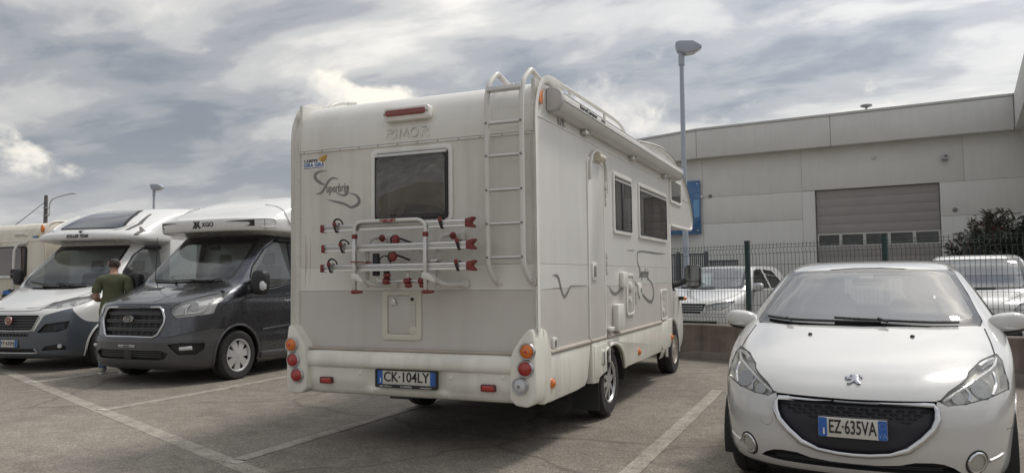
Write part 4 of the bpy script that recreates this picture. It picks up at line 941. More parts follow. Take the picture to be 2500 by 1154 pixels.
for s in (-1, 1):
    tube('arch_lip', [(s*.995, 1.38+.42*math.cos(R(a)), .335+.42*math.sin(R(a))) for a in range(-10, 191, 10)], .022, M['white'], cabo)
    # mirror: in cab coordinates forward is -y, so the vehicle's right side is -x here
    mi = empty('door_mirror', (0, 0, 0)); mi.parent = cabo
    tube('mirror_arm', [(s*.93, 1.20, 1.22), (s*1.06, 1.12, 1.25), (s*1.16, 1.06, 1.30)], [.05, .04, .045], M['black'], mi)
    MB().prism(rrect(min(s*1.13, s*1.36), max(s*1.13, s*1.36), 1.20, 1.52, .06, 4), 'y', .98, 1.10).build('mirror_housing', M['black'], mi, .025)
    MB().prism(rrect(min(s*1.145, s*1.345), max(s*1.145, s*1.345), 1.285, 1.505, .04, 4), 'y', 1.099, 1.104).build('mirror_glass', M['doormirror'], mi)
    MB().prism(rrect(min(s*1.15, s*1.34), max(s*1.15, s*1.34), 1.215, 1.275, .02, 3), 'y', 1.099, 1.104).build('mirror_glass', M['doormirror'], mi)
    MB().prism([(1.25, 1.30), (1.02, 1.14), (1.06, 1.10), (1.25, 1.14)], 'x', s*.93, s*.985).build('mirror_base', M['black'], mi, .01)
    MB().box((min(s*.985, s*1.07), .82, 1.00), (max(s*.985, s*1.07), .90, 1.06)).build('indicator_stalk', M['black'], cabo, .015); MB().ellip((s*1.085, .86, 1.03), (.03, .04, .03), 12, 8).build('indicator_lens', M['amber'], cabo)
# running gear
for s in (-1, 1):
    wheel(mh, (s*1.0, 1.99, .335), .335, .20, s, 'alloy', M['silver'], .205)
    wheel(mh, (s*.93, 5.57, .322), .335, .20, s, 'steel', pbr('worn_wheel_cover', (.40, .36, .31), .45, metal=.2, var=.2), .20)
    MB().grid([[(s*.86, 1.99+.44*math.cos(R(a)), .30+.40*math.sin(R(a))), (s*1.12, 1.99+.44*math.cos(R(a)), .30+.40*math.sin(R(a)))] for a in range(0, 181, 15)]).build('wheel_housing', M['dark'], mh)
    MB().box((s*1.0-.13, 1.50, .13), (s*1.0+.13, 1.512, .47)).build('mud_flap', M['black'], mh)
MB().box((-1.0, .25, .42), (1.0, 4.9, .70)).build('underbody', M['dark'], mh)
MB().box((-.9, .10, .45), (.9, .30, .60)).build('rear_crossmember', M['dark'], mh)
tube('axle', [(-.95, 1.99, .335), (.95, 1.99, .335)], .07, M['dark'], mh)
MB().box((-.55, .35, .36), (.30, 1.3, .46)).build('waste_tank', M['dark'], mh, .02)

# ------------------------------------------------------------------ bicycle carrier on the rear wall
bc = empty('bike_carrier', (CX, CY, 0), (R(.35), 0, 0)); tag(bc, 'folded aluminium bicycle carrier with red fittings on the rear wall of the motorhome', 'bike rack')
Y0 = -.27
def rail(z, xl, xr, y):
    r_ = MB().prism([(y-.022, z-.030), (y+.022, z-.030), (y+.026, z+.026), (y+.012, z+.030), (y-.018, z+.026), (y-.024, z+.010), (y-.018, z+.004), (y-.024, z-.002), (y-.018, z-.010)], 'x', xl, xr).build('wheel_rail', M['alu'], bc, .002)
    MB().prism([(y-.028, z-.034), (y+.028, z-.034), (y+.030, z+.032), (y-.028, z+.030)], 'x', xl-.016, xl+.014).build('end_cap', M['red'], r_, .006)
    MB().prism([(xr-.02, z-.032), (xr+.045, z-.040), (xr+.055, z-.030), (xr+.022, z), (xr+.055, z+.034), (xr+.045, z+.044), (xr-.02, z+.028)], 'y', y-.03, y+.03).build('end_cap', M['red'], r_, .005)
    return r_
def strap(x, z, y, par, loop=.0):
    """webbing wrapped round the rail, with a free loop standing above it"""
    ring = [(x+.006*math.sin(R(2*a)), y+.034*math.cos(R(a)), z+.040*math.sin(R(a))) for a in range(0, 360, 20)]
    rows = [[(px_-.011, py_, pz_), (px_+.011, py_, pz_)] for px_, py_, pz_ in ring+ring[:1]]
    MB().grid(rows).build('strap', M['black'], par)
    if loop < 0:
        MB().box((x-.016, y-.048, z+.014), (x+.012, y-.030, z+.050)).build('buckle', M['red'], par, .006); return
    hh = .020+loop
    lp_ = catmull([(x-.008, y-.030, z+.030), (x-.004, y-.032, z+.045+hh*.5), (x+.022, y-.022, z+.046+hh), (x+.050, y-.010, z+.040+hh*.5), (x+.054, y+.0, z+.028)], 5)
    tube('strap', lp_, .008, M['black'], par, 6, flat=.6)
    MB().box((x-.016, y-.048, z+.014), (x+.012, y-.030, z+.046)).build('buckle', M['red'], par, .006)
for z, xl, xr, sx1, sx2, lp1 in ((1.787, -.665, .665, -.53, .44, .006), (1.622, -.655, .672, -.47, .585, 0), (1.463, -.665, .672, -.585, .575, .008)):
    r_ = rail(z, xl, xr, Y0+.035); strap(sx1, z, Y0+.035, r_, lp1); strap(sx2, z, Y0+.035, r_, -1)
hp = catmull([(-.336, Y0, 1.70), (-.336, Y0, 1.775), (-.322, Y0, 1.805), (-.29, Y0, 1.822), (-.20, Y0, 1.827), (.18, Y0, 1.827), (.255, Y0, 1.822), (.295, Y0, 1.800), (.310, Y0, 1.765), (.311, Y0, 1.70)], 6)
hoop = tube('hoop', hp, .0145, M['alu_white'], bc, 10)
text('hoop_print', 'CARRY-BIKE', .024, pbr('red_ink', (.35, .03, .03), .4), hoop, (-.02, Y0-.0152, 1.829), sx=1.1, bold=.001); text('hoop_print', 'GARAGE STD', .016, M['red'], hoop, (-.02, Y0-.0152, 1.815), sx=.9)
for x in (-.336, .312):
    MB().box((x-.014, Y0-.014, 1.275), (x+.014, Y0+.014, 1.705)).build('upright', M['alu'], bc, .003)
    MB().box((x-.018, Y0-.018, 1.692), (x+.018, Y0+.018, 1.728)).build('red_collar', M['red'], bc, .004)
    MB().prism([(x-.022, 1.255), (x+.02, 1.255), (x+.065, 1.262), (x+.065, 1.276), (x+.02, 1.283), (x-.022, 1.285)], 'y', Y0-.02, Y0+.02).build('red_foot', M['red'], bc, .003)
    MB().prism([(x-.024, 1.37), (x+.024, 1.36), (x+.085, 1.335), (x+.09, 1.36), (x+.03, 1.415), (x-.024, 1.42)], 'y', Y0-.022, Y0+.03).build('bracket', M['alu_white'], bc, .006)
    tube('lower_arm', catmull([(x+.03, Y0+.03, 1.40), (x+.07, Y0+.06, 1.35), (x+.13, Y0+.12, 1.322), (x+.20, -.03, 1.325)], 6), .020, M['alu_white'], bc, 10)
    MB().box((x+.165, -.045, 1.295), (x+.245, -.001, 1.355)).build('lower_mount', M['alu_white'], bc, .012)
    tube('upper_arm', catmull([(x+.055, Y0+.10, 1.30), (x+.055, Y0+.10, 1.60), (x+.062, Y0+.11, 1.665), (x+.095, Y0+.14, 1.705), (x+.17, -.02, 1.70)], 6), .017, M['alu_white'], bc, 10)
    MB().box((x+.15, -.06, 1.665), (x+.215, -.001, 1.735)).build('upper_mount', M['alu_white'], bc, .01)
    MB().ellip((x+.155, Y0+.16, 1.700), (.028, .026, .030), 8, 6).build('hand_knob', M['red'], bc)
    MB().box((x-.018, Y0+.018, 1.50), (x+.09, Y0+.10, 1.516)).build('cross_strut', M['alu'], bc, .003)
tube('cross_bar', [(-.15, Y0+.06, 1.352), (.30, Y0+.06, 1.352)], .012, M['alu'], bc, 10)
for x in (-.074, .119, .248):
    c_ = MB().lathe([(.024, -.028), (.027, -.01), (.027, .012), (.022, .028)], (x, Y0+.06, 1.352), (1, 0, 0), 14).build('clamp', M['red'], bc)
    MB().ellip((x+.022, Y0+.03, 1.316 if x > 0 else 1.398), (.036, .022, .018), 10, 6).build('clamp_knob', M['red'], c_)
for x, z in ((.018, 1.678), (-.006, 1.546)):
    ar_ = tube('bike_arm', [(x+.01, Y0+.05, z), (x+.075, Y0+.09, z-.03), (x+.135, Y0+.12, z-.07)], .013, M['alu_white'], bc, 8)
    MB().ellip((x, Y0+.045, z), (.038, .030, .040), 8, 6).build('hand_knob', M['red'], ar_, ang=20); tube('rubber_strap', catmull([(x-.03, Y0+.05, z+.03), (x-.052, Y0+.055, z+.005), (x-.045, Y0+.06, z-.03), (x-.015, Y0+.06, z-.035)], 5), .007, M['black'], ar_, 6)
    tube('rubber_strap', [(x+.035, Y0+.045, z+.01), (x+.13, Y0+.09, z-.03)], .008, M['black'], ar_, 6)
MB().box((-.212, Y0+.06, 1.395), (-.160, Y0+.10, 1.575)).build('rubber_pad', M['black'], bc, .008)
tube('pad_loop', catmull([(-.06, Y0+.06, 1.47), (-.125, Y0+.05, 1.49), (-.13, Y0+.05, 1.53), (-.09, Y0+.05, 1.553), (-.05, Y0+.05, 1.54), (-.035, Y0+.05, 1.50), (-.04, Y0+.05, 1.46)], 5), .006, M['black'], bc, 6)
tube('bike_arm', catmull([(.13, Y0+.12, 1.60), (.19, Y0+.11, 1.60), (.235, Y0+.10, 1.54), (.245, Y0+.08, 1.46), (.247, Y0+.06, 1.36)], 6), .014, M['alu_white'], bc, 8)
tube('bike_arm', [(.118, Y0+.07, 1.45), (.119, Y0+.06, 1.36)], .014, M['alu_white'], bc, 8)
tube('bike_arm', catmull([(-.186, Y0+.08, 1.39), (-.16, Y0+.07, 1.365), (-.12, Y0+.06, 1.352)], 5), .013, M['alu_white'], bc, 8)
tube('red_webbing', [(-.36, Y0-.02, 1.508), (-.30, Y0-.02, 1.508), (-.21, Y0+.05, 1.503)], .008, M['red'], bc, 6, flat=.4)
MB().box((-.10, Y0+.05, 1.375), (-.055, Y0+.08, 1.44)).build('rubber_block', M['black'], bc, .006)
# ------------------------------------------------------------------ shared vehicle pieces
def headlamp(b, poly, parent, depth=.05, bowls=(), mat=None, nm='headlamp'):
    bm = b.cut(poly); bm2 = bm.copy()
    h = b.obj(bm, nm, mat or M['silver'], parent, off=-depth, thick=-depth)
    for x, z, r in bowls:
        q = b.ray(x, z); n = b.nrm(q); c = q-n*(depth-.004)
        MB().lathe([(r, .022), (r*.96, .020), (r*.86, .008), (r*.6, -.004), (r*.3, -.008), (.006, -.008)], c, n*.6+Vector((0, -.4, 0)), 24).build('reflector', M['bowl'], h)
        MB().ellip(c+n*.010, (r*.2, r*.2, r*.2), 12, 8).build('bulb', M['bowl'], h)
    b.obj(bm2, 'lens', M['lens'], h, off=.001)
    return h
def seam(b, pts, parent, axis='y', sg=-1, r=.0032, name='panel_gap', mat=None, k=6):
    P = b.line(pts, axis, sg, k, -.0008)
    if len(P) > 1: return MB().tube(P, r, 6).build(name, mat or M['dark'], parent, ang=60)
def seat(parent, x, y, z, mat, w=.24, hgt=.62):
    s_ = MB().prism([(y-.06, z), (y+.10, z), (y+.24, z+hgt), (y+.12, z+hgt+.01)], 'x', x-w, x+w).build('seat', mat, parent, .05)
    MB().prism([(y+.15, z+hgt+.03), (y+.24, z+hgt+.03), (y+.27, z+hgt+.22), (y+.20, z+hgt+.23)], 'x', x-.13, x+.13).build('headrest', mat, s_, .035)
    MB().box((x-w, y-.5, z-.12), (x+w, y+.05, z+.02)).build('seat_cushion', mat, s_, .05)
    for q in (-.05, .05): tube('headrest_post', [(x+q, y+.18, z+hgt-.03), (x+q, y+.20, z+hgt+.06)], .007, M['chrome'], s_)
def steering(parent, x, y, z, r=.185):
    P = [(x+r*math.cos(R(a)), y+.30*r*math.sin(R(a)), z+.95*r*math.sin(R(a))) for a in range(0, 360, 15)]
    o = MB().tube(P, .016, 8, True).build('steering_wheel', M['black'], parent); MB().ellip((x, y-.02, z), (.07, .04, .06), 12, 8).build('wheel_hub', M['black'], o)
    tube('wheel_spoke', [(x-r, y, z), (x, y-.01, z-.01), (x+r, y, z)], .014, M['black'], o)
def wiper(b, pts, parent, arm=None):
    P = b.line(pts, 'y', -1, 6, .016)
    o = MB().tube(P, .009, 6).build('wiper', M['black'], parent)
    if arm: MB().tube(b.line(arm, 'y', -1, 4, .028), .010, 6).build('wiper_arm', M['black'], o)
    return o
def window_open(b, poly, axis, sg, parent, mat, name, r=.008, frit=None):
    bm = b.cut(poly, axis, sg); o = b.obj(bm, name, mat, parent, off=-.004)
    P = b.line(list(poly), axis, sg, 1, .0)
    MB().tube(P, r, 6, True).build('seal', M['black'], o, ang=60)
    return o
def circ(cy, cz, r, n=28): return [(cy+r*math.cos(2*math.pi*i/n), cz+r*math.sin(2*math.pi*i/n)) for i in range(n)]
def arch(b, cy, cz, r, parent, mat, lip=.018):
    for s in (-1, 1):
        b.cut(circ(cy, cz, r), 'x', s).free()
        P = [b.ray(cy+r*math.cos(R(a)), cz+r*math.sin(R(a)), 'x', s) for a in range(-20, 201, 8)]
        P = [p for p in P if p is not None]
        MB().tube(P, lip, 8).build('wheel_arch', mat, parent, ang=60)
        xo = max(abs(p.x) for p in P)
        MB().grid([[(s*(xo-.32), cy+(r+.03)*math.cos(R(a)), cz+(r+.03)*math.sin(R(a))), (s*(xo-.02), cy+(r+.01)*math.cos(R(a)), cz+(r+.01)*math.sin(R(a)))] for a in range(-25, 206, 15)]).build('arch_liner', M['dark'], parent)

# ------------------------------------------------------------------ dark grey motorhome facing the camera
fd = empty('motorhome', (-8.85, 7.46, 0)); tag(fd, 'dark grey cab motorhome with white overcab, facing the camera', 'motorhome')
FR = [(.20, .18, .75, 3, .94), (.26, .06, .75, 3, .99), (.35, .02, .78, 3, 1.015), (.5, 0, .8, 3, 1.025), (.6, 0, .8, 3, 1.025), (.64, .025, .8, 3, 1.02), (.8, .05, .85, 3, 1.025), (1.0, .08, .95, 3, 1.03), (1.08, .12, 1.0, 3, 1.03), (1.13, .22, 1.1, 3, 1.03), (1.2, .42, 1.2, 3.2, 1.025), (1.28, .68, 1.35, 3.6, 1.02), (1.34, .88, 1.40, 4.2, 1.015), (1.39, .99, 1.42, 5, 1.005), (1.5, 1.10, 1.5, 5, .98), (1.8, 1.40, 1.80, 5, .915), (2.04, 1.64, 2.04, 5, .865), (2.1, 1.72, 2.12, 5, .845)]
fb = Body(FR, 2.6, close_rear=False, step=.032)
arch(fb, .97, .345, .425, fd, M['fordplastic'])
ws_o = [(-.74, 1.375), (-.40, 1.352), (0, 1.345), (.40, 1.352), (.74, 1.375), (.825, 1.44), (.80, 1.80), (.765, 2.02), (.74, 2.05), (0, 2.06), (-.74, 2.05), (-.765, 2.02), (-.80, 1.80), (-.825, 1.44)]
ws_i = [(-.70, 1.42), (-.40, 1.40), (0, 1.395), (.40, 1.40), (.70, 1.42), (.775, 1.48), (.755, 1.80), (.72, 1.93), (.69, 1.955), (0, 1.965), (-.69, 1.955), (-.72, 1.93), (-.755, 1.80), (-.775, 1.48)]
wi = fb.cut(ws_i); wso = fb.cut(ws_o)
fw_ = fb.obj(wi, 'windscreen', M['glass'], fd); fb.obj(wso, 'black_border', M['frit'], fw_)
sw_f = [(1.24, 1.45), (1.32, 1.58), (1.62, 1.86), (1.86, 1.985), (2.16, 2.02), (2.16, 1.43), (1.88, 1.33), (1.5, 1.28), (1.28, 1.28)]
for s in (-1, 1):
    window_open(fb, sw_f, 'x', s, fd, M['glass'], 'door_window', .012)
    seam(fb, [(1.17, 1.30), (1.10, 1.1), (1.14, .90), (1.32, .72), (1.42, .55), (1.45, .32)], fd, 'x', s, .004)
    seam(fb, [(1.22, 1.40), (1.30, 1.55), (1.60, 1.90), (1.86, 2.03)], fd, 'x', s, .004)
    MB().tube(fb.line([(1.30, 1.265), (1.6, 1.265), (1.9, 1.315), (2.2, 1.42)], 'x', s, 6, .004), .012, 6).build('waist_trim', M['chrome'] if False else M['ford'], fd)
    MB().tube(fb.line([(1.45, .675), (1.8, .70), (2.3, .72)], 'x', s, 6, .006), .016, 6).build('side_moulding', M['ford'], fd)
    MB().box((s*1.0-.04, 1.42, .27), (s*1.0+.04, 2.6, .36)).build('sill', M['fordplastic'], fd, .02)
    MB().box((min(s*1.0, s*1.03), 1.95, 1.16), (max(s*1.0, s*1.03)+.01*0, 2.15, 1.20)).build('door_handle', M['ford'], fd, .012)
    # mirrors
    mi = empty('door_mirror', (0, 0, 0)); mi.parent = fd
    MB().prism([(1.20, 1.40), (1.20, 1.28), (1.06, 1.16), (1.32, 1.22), (1.36, 1.36)], 'x', s*.965, s*1.035).build('mirror_base', M['black'], mi, .015)
    tube('mirror_arm', [(s*1.0, 1.26, 1.24), (s*1.10, 1.22, 1.245), (s*1.16, 1.20, 1.25)], .035, M['black'], mi); tube('mirror_arm', [(s*1.0, 1.28, 1.36), (s*1.10, 1.22, 1.40), (s*1.16, 1.20, 1.41)], .025, M['black'], mi)
    hs = MB().prism(rrect(min(s*1.11, s*1.345), max(s*1.11, s*1.345), 1.19, 1.53, .06, 5), 'y', 1.10, 1.26).build('mirror_housing', M['black'], mi, .045, seg=3) if False else MB().ellip((s*1.228, 1.18, 1.36), (.122, .095, .175), 24, 16, power=.55).build('mirror_housing', M['black'], mi, ang=60)
    MB().ellip((s*1.315, 1.15, 1.315), (.035, .075, .075), 12, 8, power=.7).build('repeater', M['clearlens'], mi)
gr = [(-.47, 1.035), (-.515, 1.0), (-.565, .90), (-.565, .83), (-.49, .68), (-.43, .643), (.43, .643), (.49, .68), (.565, .83), (.565, .90), (.515, 1.0), (.47, 1.035)]
gb = fb.cut(gr); go = fb.obj(gb, 'grille', M['black'], fd, off=-.05, thick=-.05)
gp = fb.line(gr, 'y', -1, 1, .004)
MB().tube(gp, .017, 8, True).build('chrome_surround', M['chrome'], go, ang=60)
for z, w_ in ((.955, .49), (.855, .53), (.745, .50)):
    for dz in (-.012, .012): MB().tube(fb.line([(-w_, z+dz), (0, z+dz), (w_, z+dz)], 'y', -1, 6, -.02), .009, 6).build('grille_bar', M['fordplastic'], go)
for k in range(9): 
    x = -.44+.11*k; MB().tube(fb.line([(x, .67), (x, .85), (x, 1.0)], 'y', -1, 4, -.035), .006, 4).build('grille_rib', M['black'], go)
q = fb.ray(0, .885); ov = MB().lathe([(.001, .028), (.085, .028), (.092, .022), (.094, .0)], (0, 0, 0), (0, -1, 0), 32).build('oval_badge', pbr('badge_dark', (.03, .035, .05), .25, coat=1), go); ov.location = (0, q.y-.02, .885); ov.scale = (1, 1, .45)
rg = MB().tube([(.089*math.cos(R(a)), -.026, .089*math.sin(R(a))) for a in range(0, 360, 12)], .006, 6, True).build('badge_ring', M['chrome'], ov)
text('badge_script', 'Ford', .085, M['chrome'], go, (0, q.y-.052, .882), shear=.25, sx=1.05, ext=.003, bold=.001)
hlp = [(.625, 1.0), (.645, 1.058), (.74, 1.128), (.90, 1.195), (.975, 1.235), (1.0, 1.13), (.995, .94), (.914, .918), (.706, .888), (.66, .925)]
M['lamphouse'] = pbr('lamp_housing', (.55, .55, .56), .3, metal=.15, var=.1)
for pl, s in ((hlp, 1), (mir(hlp), -1)):
    h_ = headlamp(fb, pl, fd, .045, [(s*.74, .99, .055), (s*.86, 1.06, .06)], M['lamphouse'])
    MB().tube(fb.line(pl, 'y', -1, 1, .0), .006, 6, True).build('lamp_edge', M['black'], h_, ang=60)
    MB().tube(fb.line([(s*.68, .94), (s*.80, .955), (s*.92, .965), (s*.955, 1.05), (s*.935, 1.16)], 'y', -1, 5, -.02), .011, 6).build('light_guide', M['clearlens'], h_)
    MB().tube(fb.line([(s*.79, .94), (s*.80, 1.04), (s*.835, 1.13)], 'y', -1, 5, -.02), .012, 6).build('divider', M['chrome'], h_)
bpt = [(-1.0, .735), (-.93, .726), (-.80, .68), (-.56, .632), (-.45, .628), (.45, .628), (.56, .632), (.80, .68), (.93, .726), (1.0, .735), (1.03, .735), (1.03, .19), (-1.03, .19), (-1.03, .735)]
fog = [(.65, .549), (.80, .571), (.98, .557), (.975, .475), (.93, .41), (.77, .412)]
low = [(-.55, .47), (.55, .47), (.66, .43), (.60, .36), (.52, .345), (-.52, .345), (-.60, .36), (-.66, .43)]
for pl, s in ((fog, 1), (mir(fog), -1)):
    fo = fb.obj(fb.cut(pl), 'fog_recess', M['black'], fd, off=-.035, thick=-.035)
    qq = fb.ray(s*.83, .49); n = fb.nrm(qq); tube('fog_lamp', [qq-n*.02+Vector((-s*.05, -.02, 0)), qq-n*.02+Vector((s*.09, .05, 0.01))], .028, M['clearlens'], fo)
lo_ = fb.obj(fb.cut(low), 'lower_intake', M['black'], fd, off=-.05, thick=-.05)
for z in (.385, .415, .445): MB().tube(fb.line([(-.56, z), (0, z), (.56, z)], 'y', -1, 6, -.02), .007, 6).build('grille_bar', M['fordplastic'], lo_)
qq = fb.ray(0, .40); MB().box((-.07, qq.y+.005, .34), (.07, qq.y+.05, .47)).build('radar_cover', M['black'], lo_, .01)
fb.obj(fb.cut(bpt), 'bumper', M['fordplastic'], fd)
MB().tube(fb.line([(-.99, .737), (-.93, .728), (-.80, .682), (-.56, .634)], 'y', -1, 4, -.001), .004, 6).build('bumper_gap', M['dark'], fd); MB().tube(fb.line([(.99, .737), (.93, .728), (.80, .682), (.56, .634)], 'y', -1, 4, -.001), .004, 6).build('bumper_gap', M['dark'], fd)
qq = fb.ray(0, .52); ds = MB().box((-.155, qq.y-.008, .506), (.15, qq.y-.001, .540)).build('dealer_strip', M['silver'], fd, .002)
for x in (-.045, -.015, .015, .045): MB().tube([(x+.012*math.cos(R(a)), qq.y-.009, .523+.012*math.sin(R(a))) for a in range(0, 360, 30)], .003, 4, True).build('strip_mark', M['ink'], ds)
for a in ((-.14, -.07), (.07, .14)): box('strip_mark', (a[0], qq.y-.0095, .520), (a[1], qq.y-.0082, .526), M['ink'], ds)
seam(fb, [(-.60, 1.06), (-.40, 1.075), (0, 1.08), (.40, 1.075), (.60, 1.06)], fd, r=.004)
for s in (-1, 1):
    seam(fb, [(s*.64, 1.06), (s*.76, 1.14), (s*.90, 1.225), (s*.86, 1.30), (s*.78, 1.36)], fd, r=.004)
    seam(fb, [(s*.30, 1.10), (s*.36, 1.2), (s*.44, 1.30)], fd, r=.006, name='bonnet_crease', mat=M['ford'])
    vp_ = [(s*.14, 1.30), (s*.50, 1.295), (s*.46, 1.255), (s*.10, 1.262)]
    fb.obj(fb.patch(vp_ if s > 0 else vp_[::-1]), 'bonnet_vent', M['black'], fd, off=.003)
fb.shell('cab_body', M['ford'], fd)
wiper(Body(FR, 2.6, close_rear=False, step=.08), [(-.62, 1.40), (-.2, 1.385), (.16, 1.40)], fd, [(-.10, 1.36), (-.2, 1.385)]); wiper(Body(FR, 2.6, close_rear=False, step=.08), [(.10, 1.39), (.45, 1.385), (.66, 1.41)], fd, [(.56, 1.36), (.45, 1.385)])
tube('aerial', [(-.62, 1.00, 1.37), (-.64, 1.04, 1.80), (-.66, 1.06, 2.05)], .005, M['black'], fd)
# interior
MB().prism([(1.02, 1.0), (1.15, 1.36), (1.45, 1.34), (1.55, 1.2), (1.5, 1.0)], 'x', -.9, .9).build('dashboard', M['dash'], fd, .04)
for x in (-.45, .45): seat(fd, x, 2.05, 1.0, M['seatlight'], .25, .62)
steering(fd, .45, 1.62, 1.30)
box('cab_floor', (-.95, .5, .30), (.95, 2.6, .42), M['dark'], fd); box('cab_bulkhead', (-.95, .75, .42), (.95, .78, 1.25), M['dark'], fd)
MB().box((-.92, 1.90, 1.99), (.92, 2.6, 2.03)).build('headliner', M['dash'], fd)
MB().box((-.10, 1.55, 1.86), (.10, 1.58, 1.93)).build('interior_mirror', M['black'], fd, .012)
for x in (-.62, .62): 
    MB().grid([[(x-.14+.28*i/14, 2.42+.03*math.sin(i*1.7), z) for i in range(15)] for z in (1.1, 2.0)]).build('curtain', M['curtain'], fd)
def overcab(parent, rows, back, name, mat, w=1.1):
    b = Body(rows, back, close_rear=False, step=.05, nf=30, ns=20); return b
OC = [(2.055, 1.90, 2.4, 5, .86), (2.09, 1.62, 2.2, 5, .98), (2.122, 1.38, 2.1, 4.2, 1.08), (2.132, 1.29, 2.1, 4, 1.10), (2.145, 1.278, 2.1, 4, 1.105), (2.30, 1.262, 2.1, 4, 1.11), (2.315, 1.275, 2.12, 3.8, 1.108), (2.325, 1.30, 2.15, 3.6, 1.106), (2.345, 1.36, 2.25, 3.4, 1.105), (2.44, 1.56, 2.4, 3.4, 1.10), (2.56, 1.86, 2.65, 3.4, 1.095), (2.67, 2.22, 3.0, 3.4, 1.085), (2.76, 2.65, 3.4, 3.2, 1.07), (2.83, 3.3, 3.9, 3, 1.03), (2.86, 3.8, 4.4, 3, .95)]
ob = overcab(fd, OC, 7.0, 'overcab', M['gel'])
for s in (-1, 1):
    fr = [(s*.92, 2.285), (s*.92, 2.195), (s*.78, 2.195), (s*.84, 2.205), (s*.87, 2.235), (s*.84, 2.255), (s*.62, 2.262), (s*.45, 2.262), (s*.60, 2.275)]
    ob.obj(ob.patch(fr if s > 0 else fr[::-1]), 'marker_light_graphic', M['black'], fd, off=.003)
    MB().tube(ob.line([(1.30, 2.285), (1.45, 2.30), (1.62, 2.30), (1.66, 2.25), (1.62, 2.19), (1.45, 2.18)], 'x', s, 5, .002), .010, 6).build('side_recess', M['gel'], fd)
    MB().tube(ob.line([(1.98, 2.75), (1.92, 2.60), (1.90, 2.40), (1.96, 2.26), (2.3, 2.25), (3.2, 2.25)], 'x', s, 5, .004), .012, 6).build('side_panel_edge', M['gel'], fd)
    seam(ob, [(s*1.02, 2.315), (s*1.02, 2.14)], fd, r=.004)
ob.shell('overcab', M['gel'], fd)
q = 2.235
tx = text('brand_text', 'XGO', .095, M['ink'], fd, (.02, 1.262, q-.002), bold=.003, align='LEFT', sx=1.05)
for ln in ([(-.175, .052), (-.145, .052), (-.105, .010), (-.120, -.004)], [(-.115, .052), (-.085, .052), (-.155, -.055), (-.185, -.055)], [(-.068, .052), (-.038, .052), (-.108, -.055), (-.138, -.055)], [(-.085, -.006), (-.068, .020), (-.022, -.055), (-.055, -.055)]):
    MB().prism([(x+.16-.02, q+z) for x, z in ln] if False else [(x+.02, q+z) for x, z in ln], 'y', 1.258, 1.262).build('brand_mark', M['ink'], fd)
# living body behind the cab
MB().prism([(2.25, .45), (6.8, .45), (6.9, .8), (6.9, 2.6), (6.7, 2.84), (4.0, 2.84), (2.9, 2.62), (2.25, 2.48)], 'x', -1.10, 1.10).build('living_body', M['gel'], fd, .02)
for s in (-1, 1):
    wheel(fd, (s*.93, .97, .345), .345, .22, s, 'cover', pbr('wheel_cover_silver', (.55, .55, .55), .35, metal=.3, var=.05), .225)
    wheel(fd, (s*.93, 4.9, .345), .345, .22, s, 'cover', MATS['wheel_cover_silver'], .225)
box('underbody', (-.8, .35, .28), (.8, 6.5, .5), M['dark'], fd)

# ------------------------------------------------------------------ white and grey motorhome further left
ft = empty('motorhome', (-12.0, 7.95, 0), (0, 0, R(9))); tag(ft, 'white cab motorhome with grey bumper and dark panoramic skylight, at the far left', 'motorhome')
FI = [(.2, .18, .75, 3, .92), (.27, .05, .75, 3, .97), (.4, .01, .78, 3, 1.0), (.5, 0, .8, 3, 1.01), (.65, 0, .82, 3, 1.02), (.9, .03, .9, 2.9, 1.02), (.98, .09, .95, 2.8, 1.02), (1.06, .22, 1.05, 2.7, 1.015), (1.16, .45, 1.2, 2.8, 1.01), (1.26, .72, 1.32, 3.4, 1.0), (1.32, .9, 1.36, 4.4, .995), (1.5, 1.08, 1.48, 5, .97), (1.8, 1.40, 1.80, 5, .91), (2.04, 1.66, 2.06, 5, .86), (2.1, 1.74, 2.14, 5, .84)]
ib = Body(FI, 2.6, close_rear=False, step=.034)
arch(ib, .93, .345, .415, ft, M['fiatwhite'], .02)
wi_ = [(-.70, 1.36), (-.4, 1.33), (0, 1.325), (.4, 1.33), (.70, 1.36), (.775, 1.45), (.755, 1.80), (.73, 1.95), (.70, 1.99), (-.70, 1.99), (-.73, 1.95), (-.755, 1.80), (-.775, 1.45)]
wo2 = [(-.76, 1.325), (-.4, 1.283), (0, 1.275), (.4, 1.283), (.76, 1.325), (.82, 1.42), (.80, 1.80), (.765, 2.0), (.74, 2.045), (-.74, 2.045), (-.765, 2.0), (-.80, 1.80), (-.82, 1.42)]
a_ = ib.cut(wi_); b_ = ib.cut(wo2); fw_ = ib.obj(a_, 'windscreen', M['glass'], ft); ib.obj(b_, 'black_border', M['frit'], fw_)
sw_i = [(1.22, 1.40), (1.33, 1.58), (1.62, 1.86), (1.86, 1.99), (2.40, 2.03), (2.40, 1.36), (1.5, 1.30), (1.28, 1.30)]
for s in (-1, 1):
    window_open(ib, sw_i, 'x', s, ft, M['glass'], 'door_window', .014)
    seam(ib, [(1.12, 1.30), (1.08, 1.1), (1.16, .85), (1.36, .66), (1.40, .35)], ft, 'x', s, .004)
    mi = empty('door_mirror', (0, 0, 0)); mi.parent = ft
    tube('mirror_arm', [(s*.98, 1.28, 1.34), (s*1.08, 1.24, 1.37), (s*1.14, 1.22, 1.40)], .04, M['black'], mi)
    MB().ellip((s*1.15, 1.22, 1.50), (.075, .07, .14), 22, 14, power=.6).build('mirror_housing', M['black'], mi, ang=60)
g2 = [(-.50, .885), (-.515, .845), (-.43, .655), (-.38, .645), (.38, .645), (.43, .655), (.515, .845), (.50, .885)]
go = ib.obj(ib.cut(g2), 'grille', M['black'], ft, off=-.045, thick=-.045)
for k in range(5): 
    z = .685+.042*k; w_ = .42+.015*k; MB().tube(ib.line([(-w_, z), (0, z), (w_, z)], 'y', -1, 6, -.014), .010, 6, flat=.6).build('grille_slat', M['fordplastic'], go)
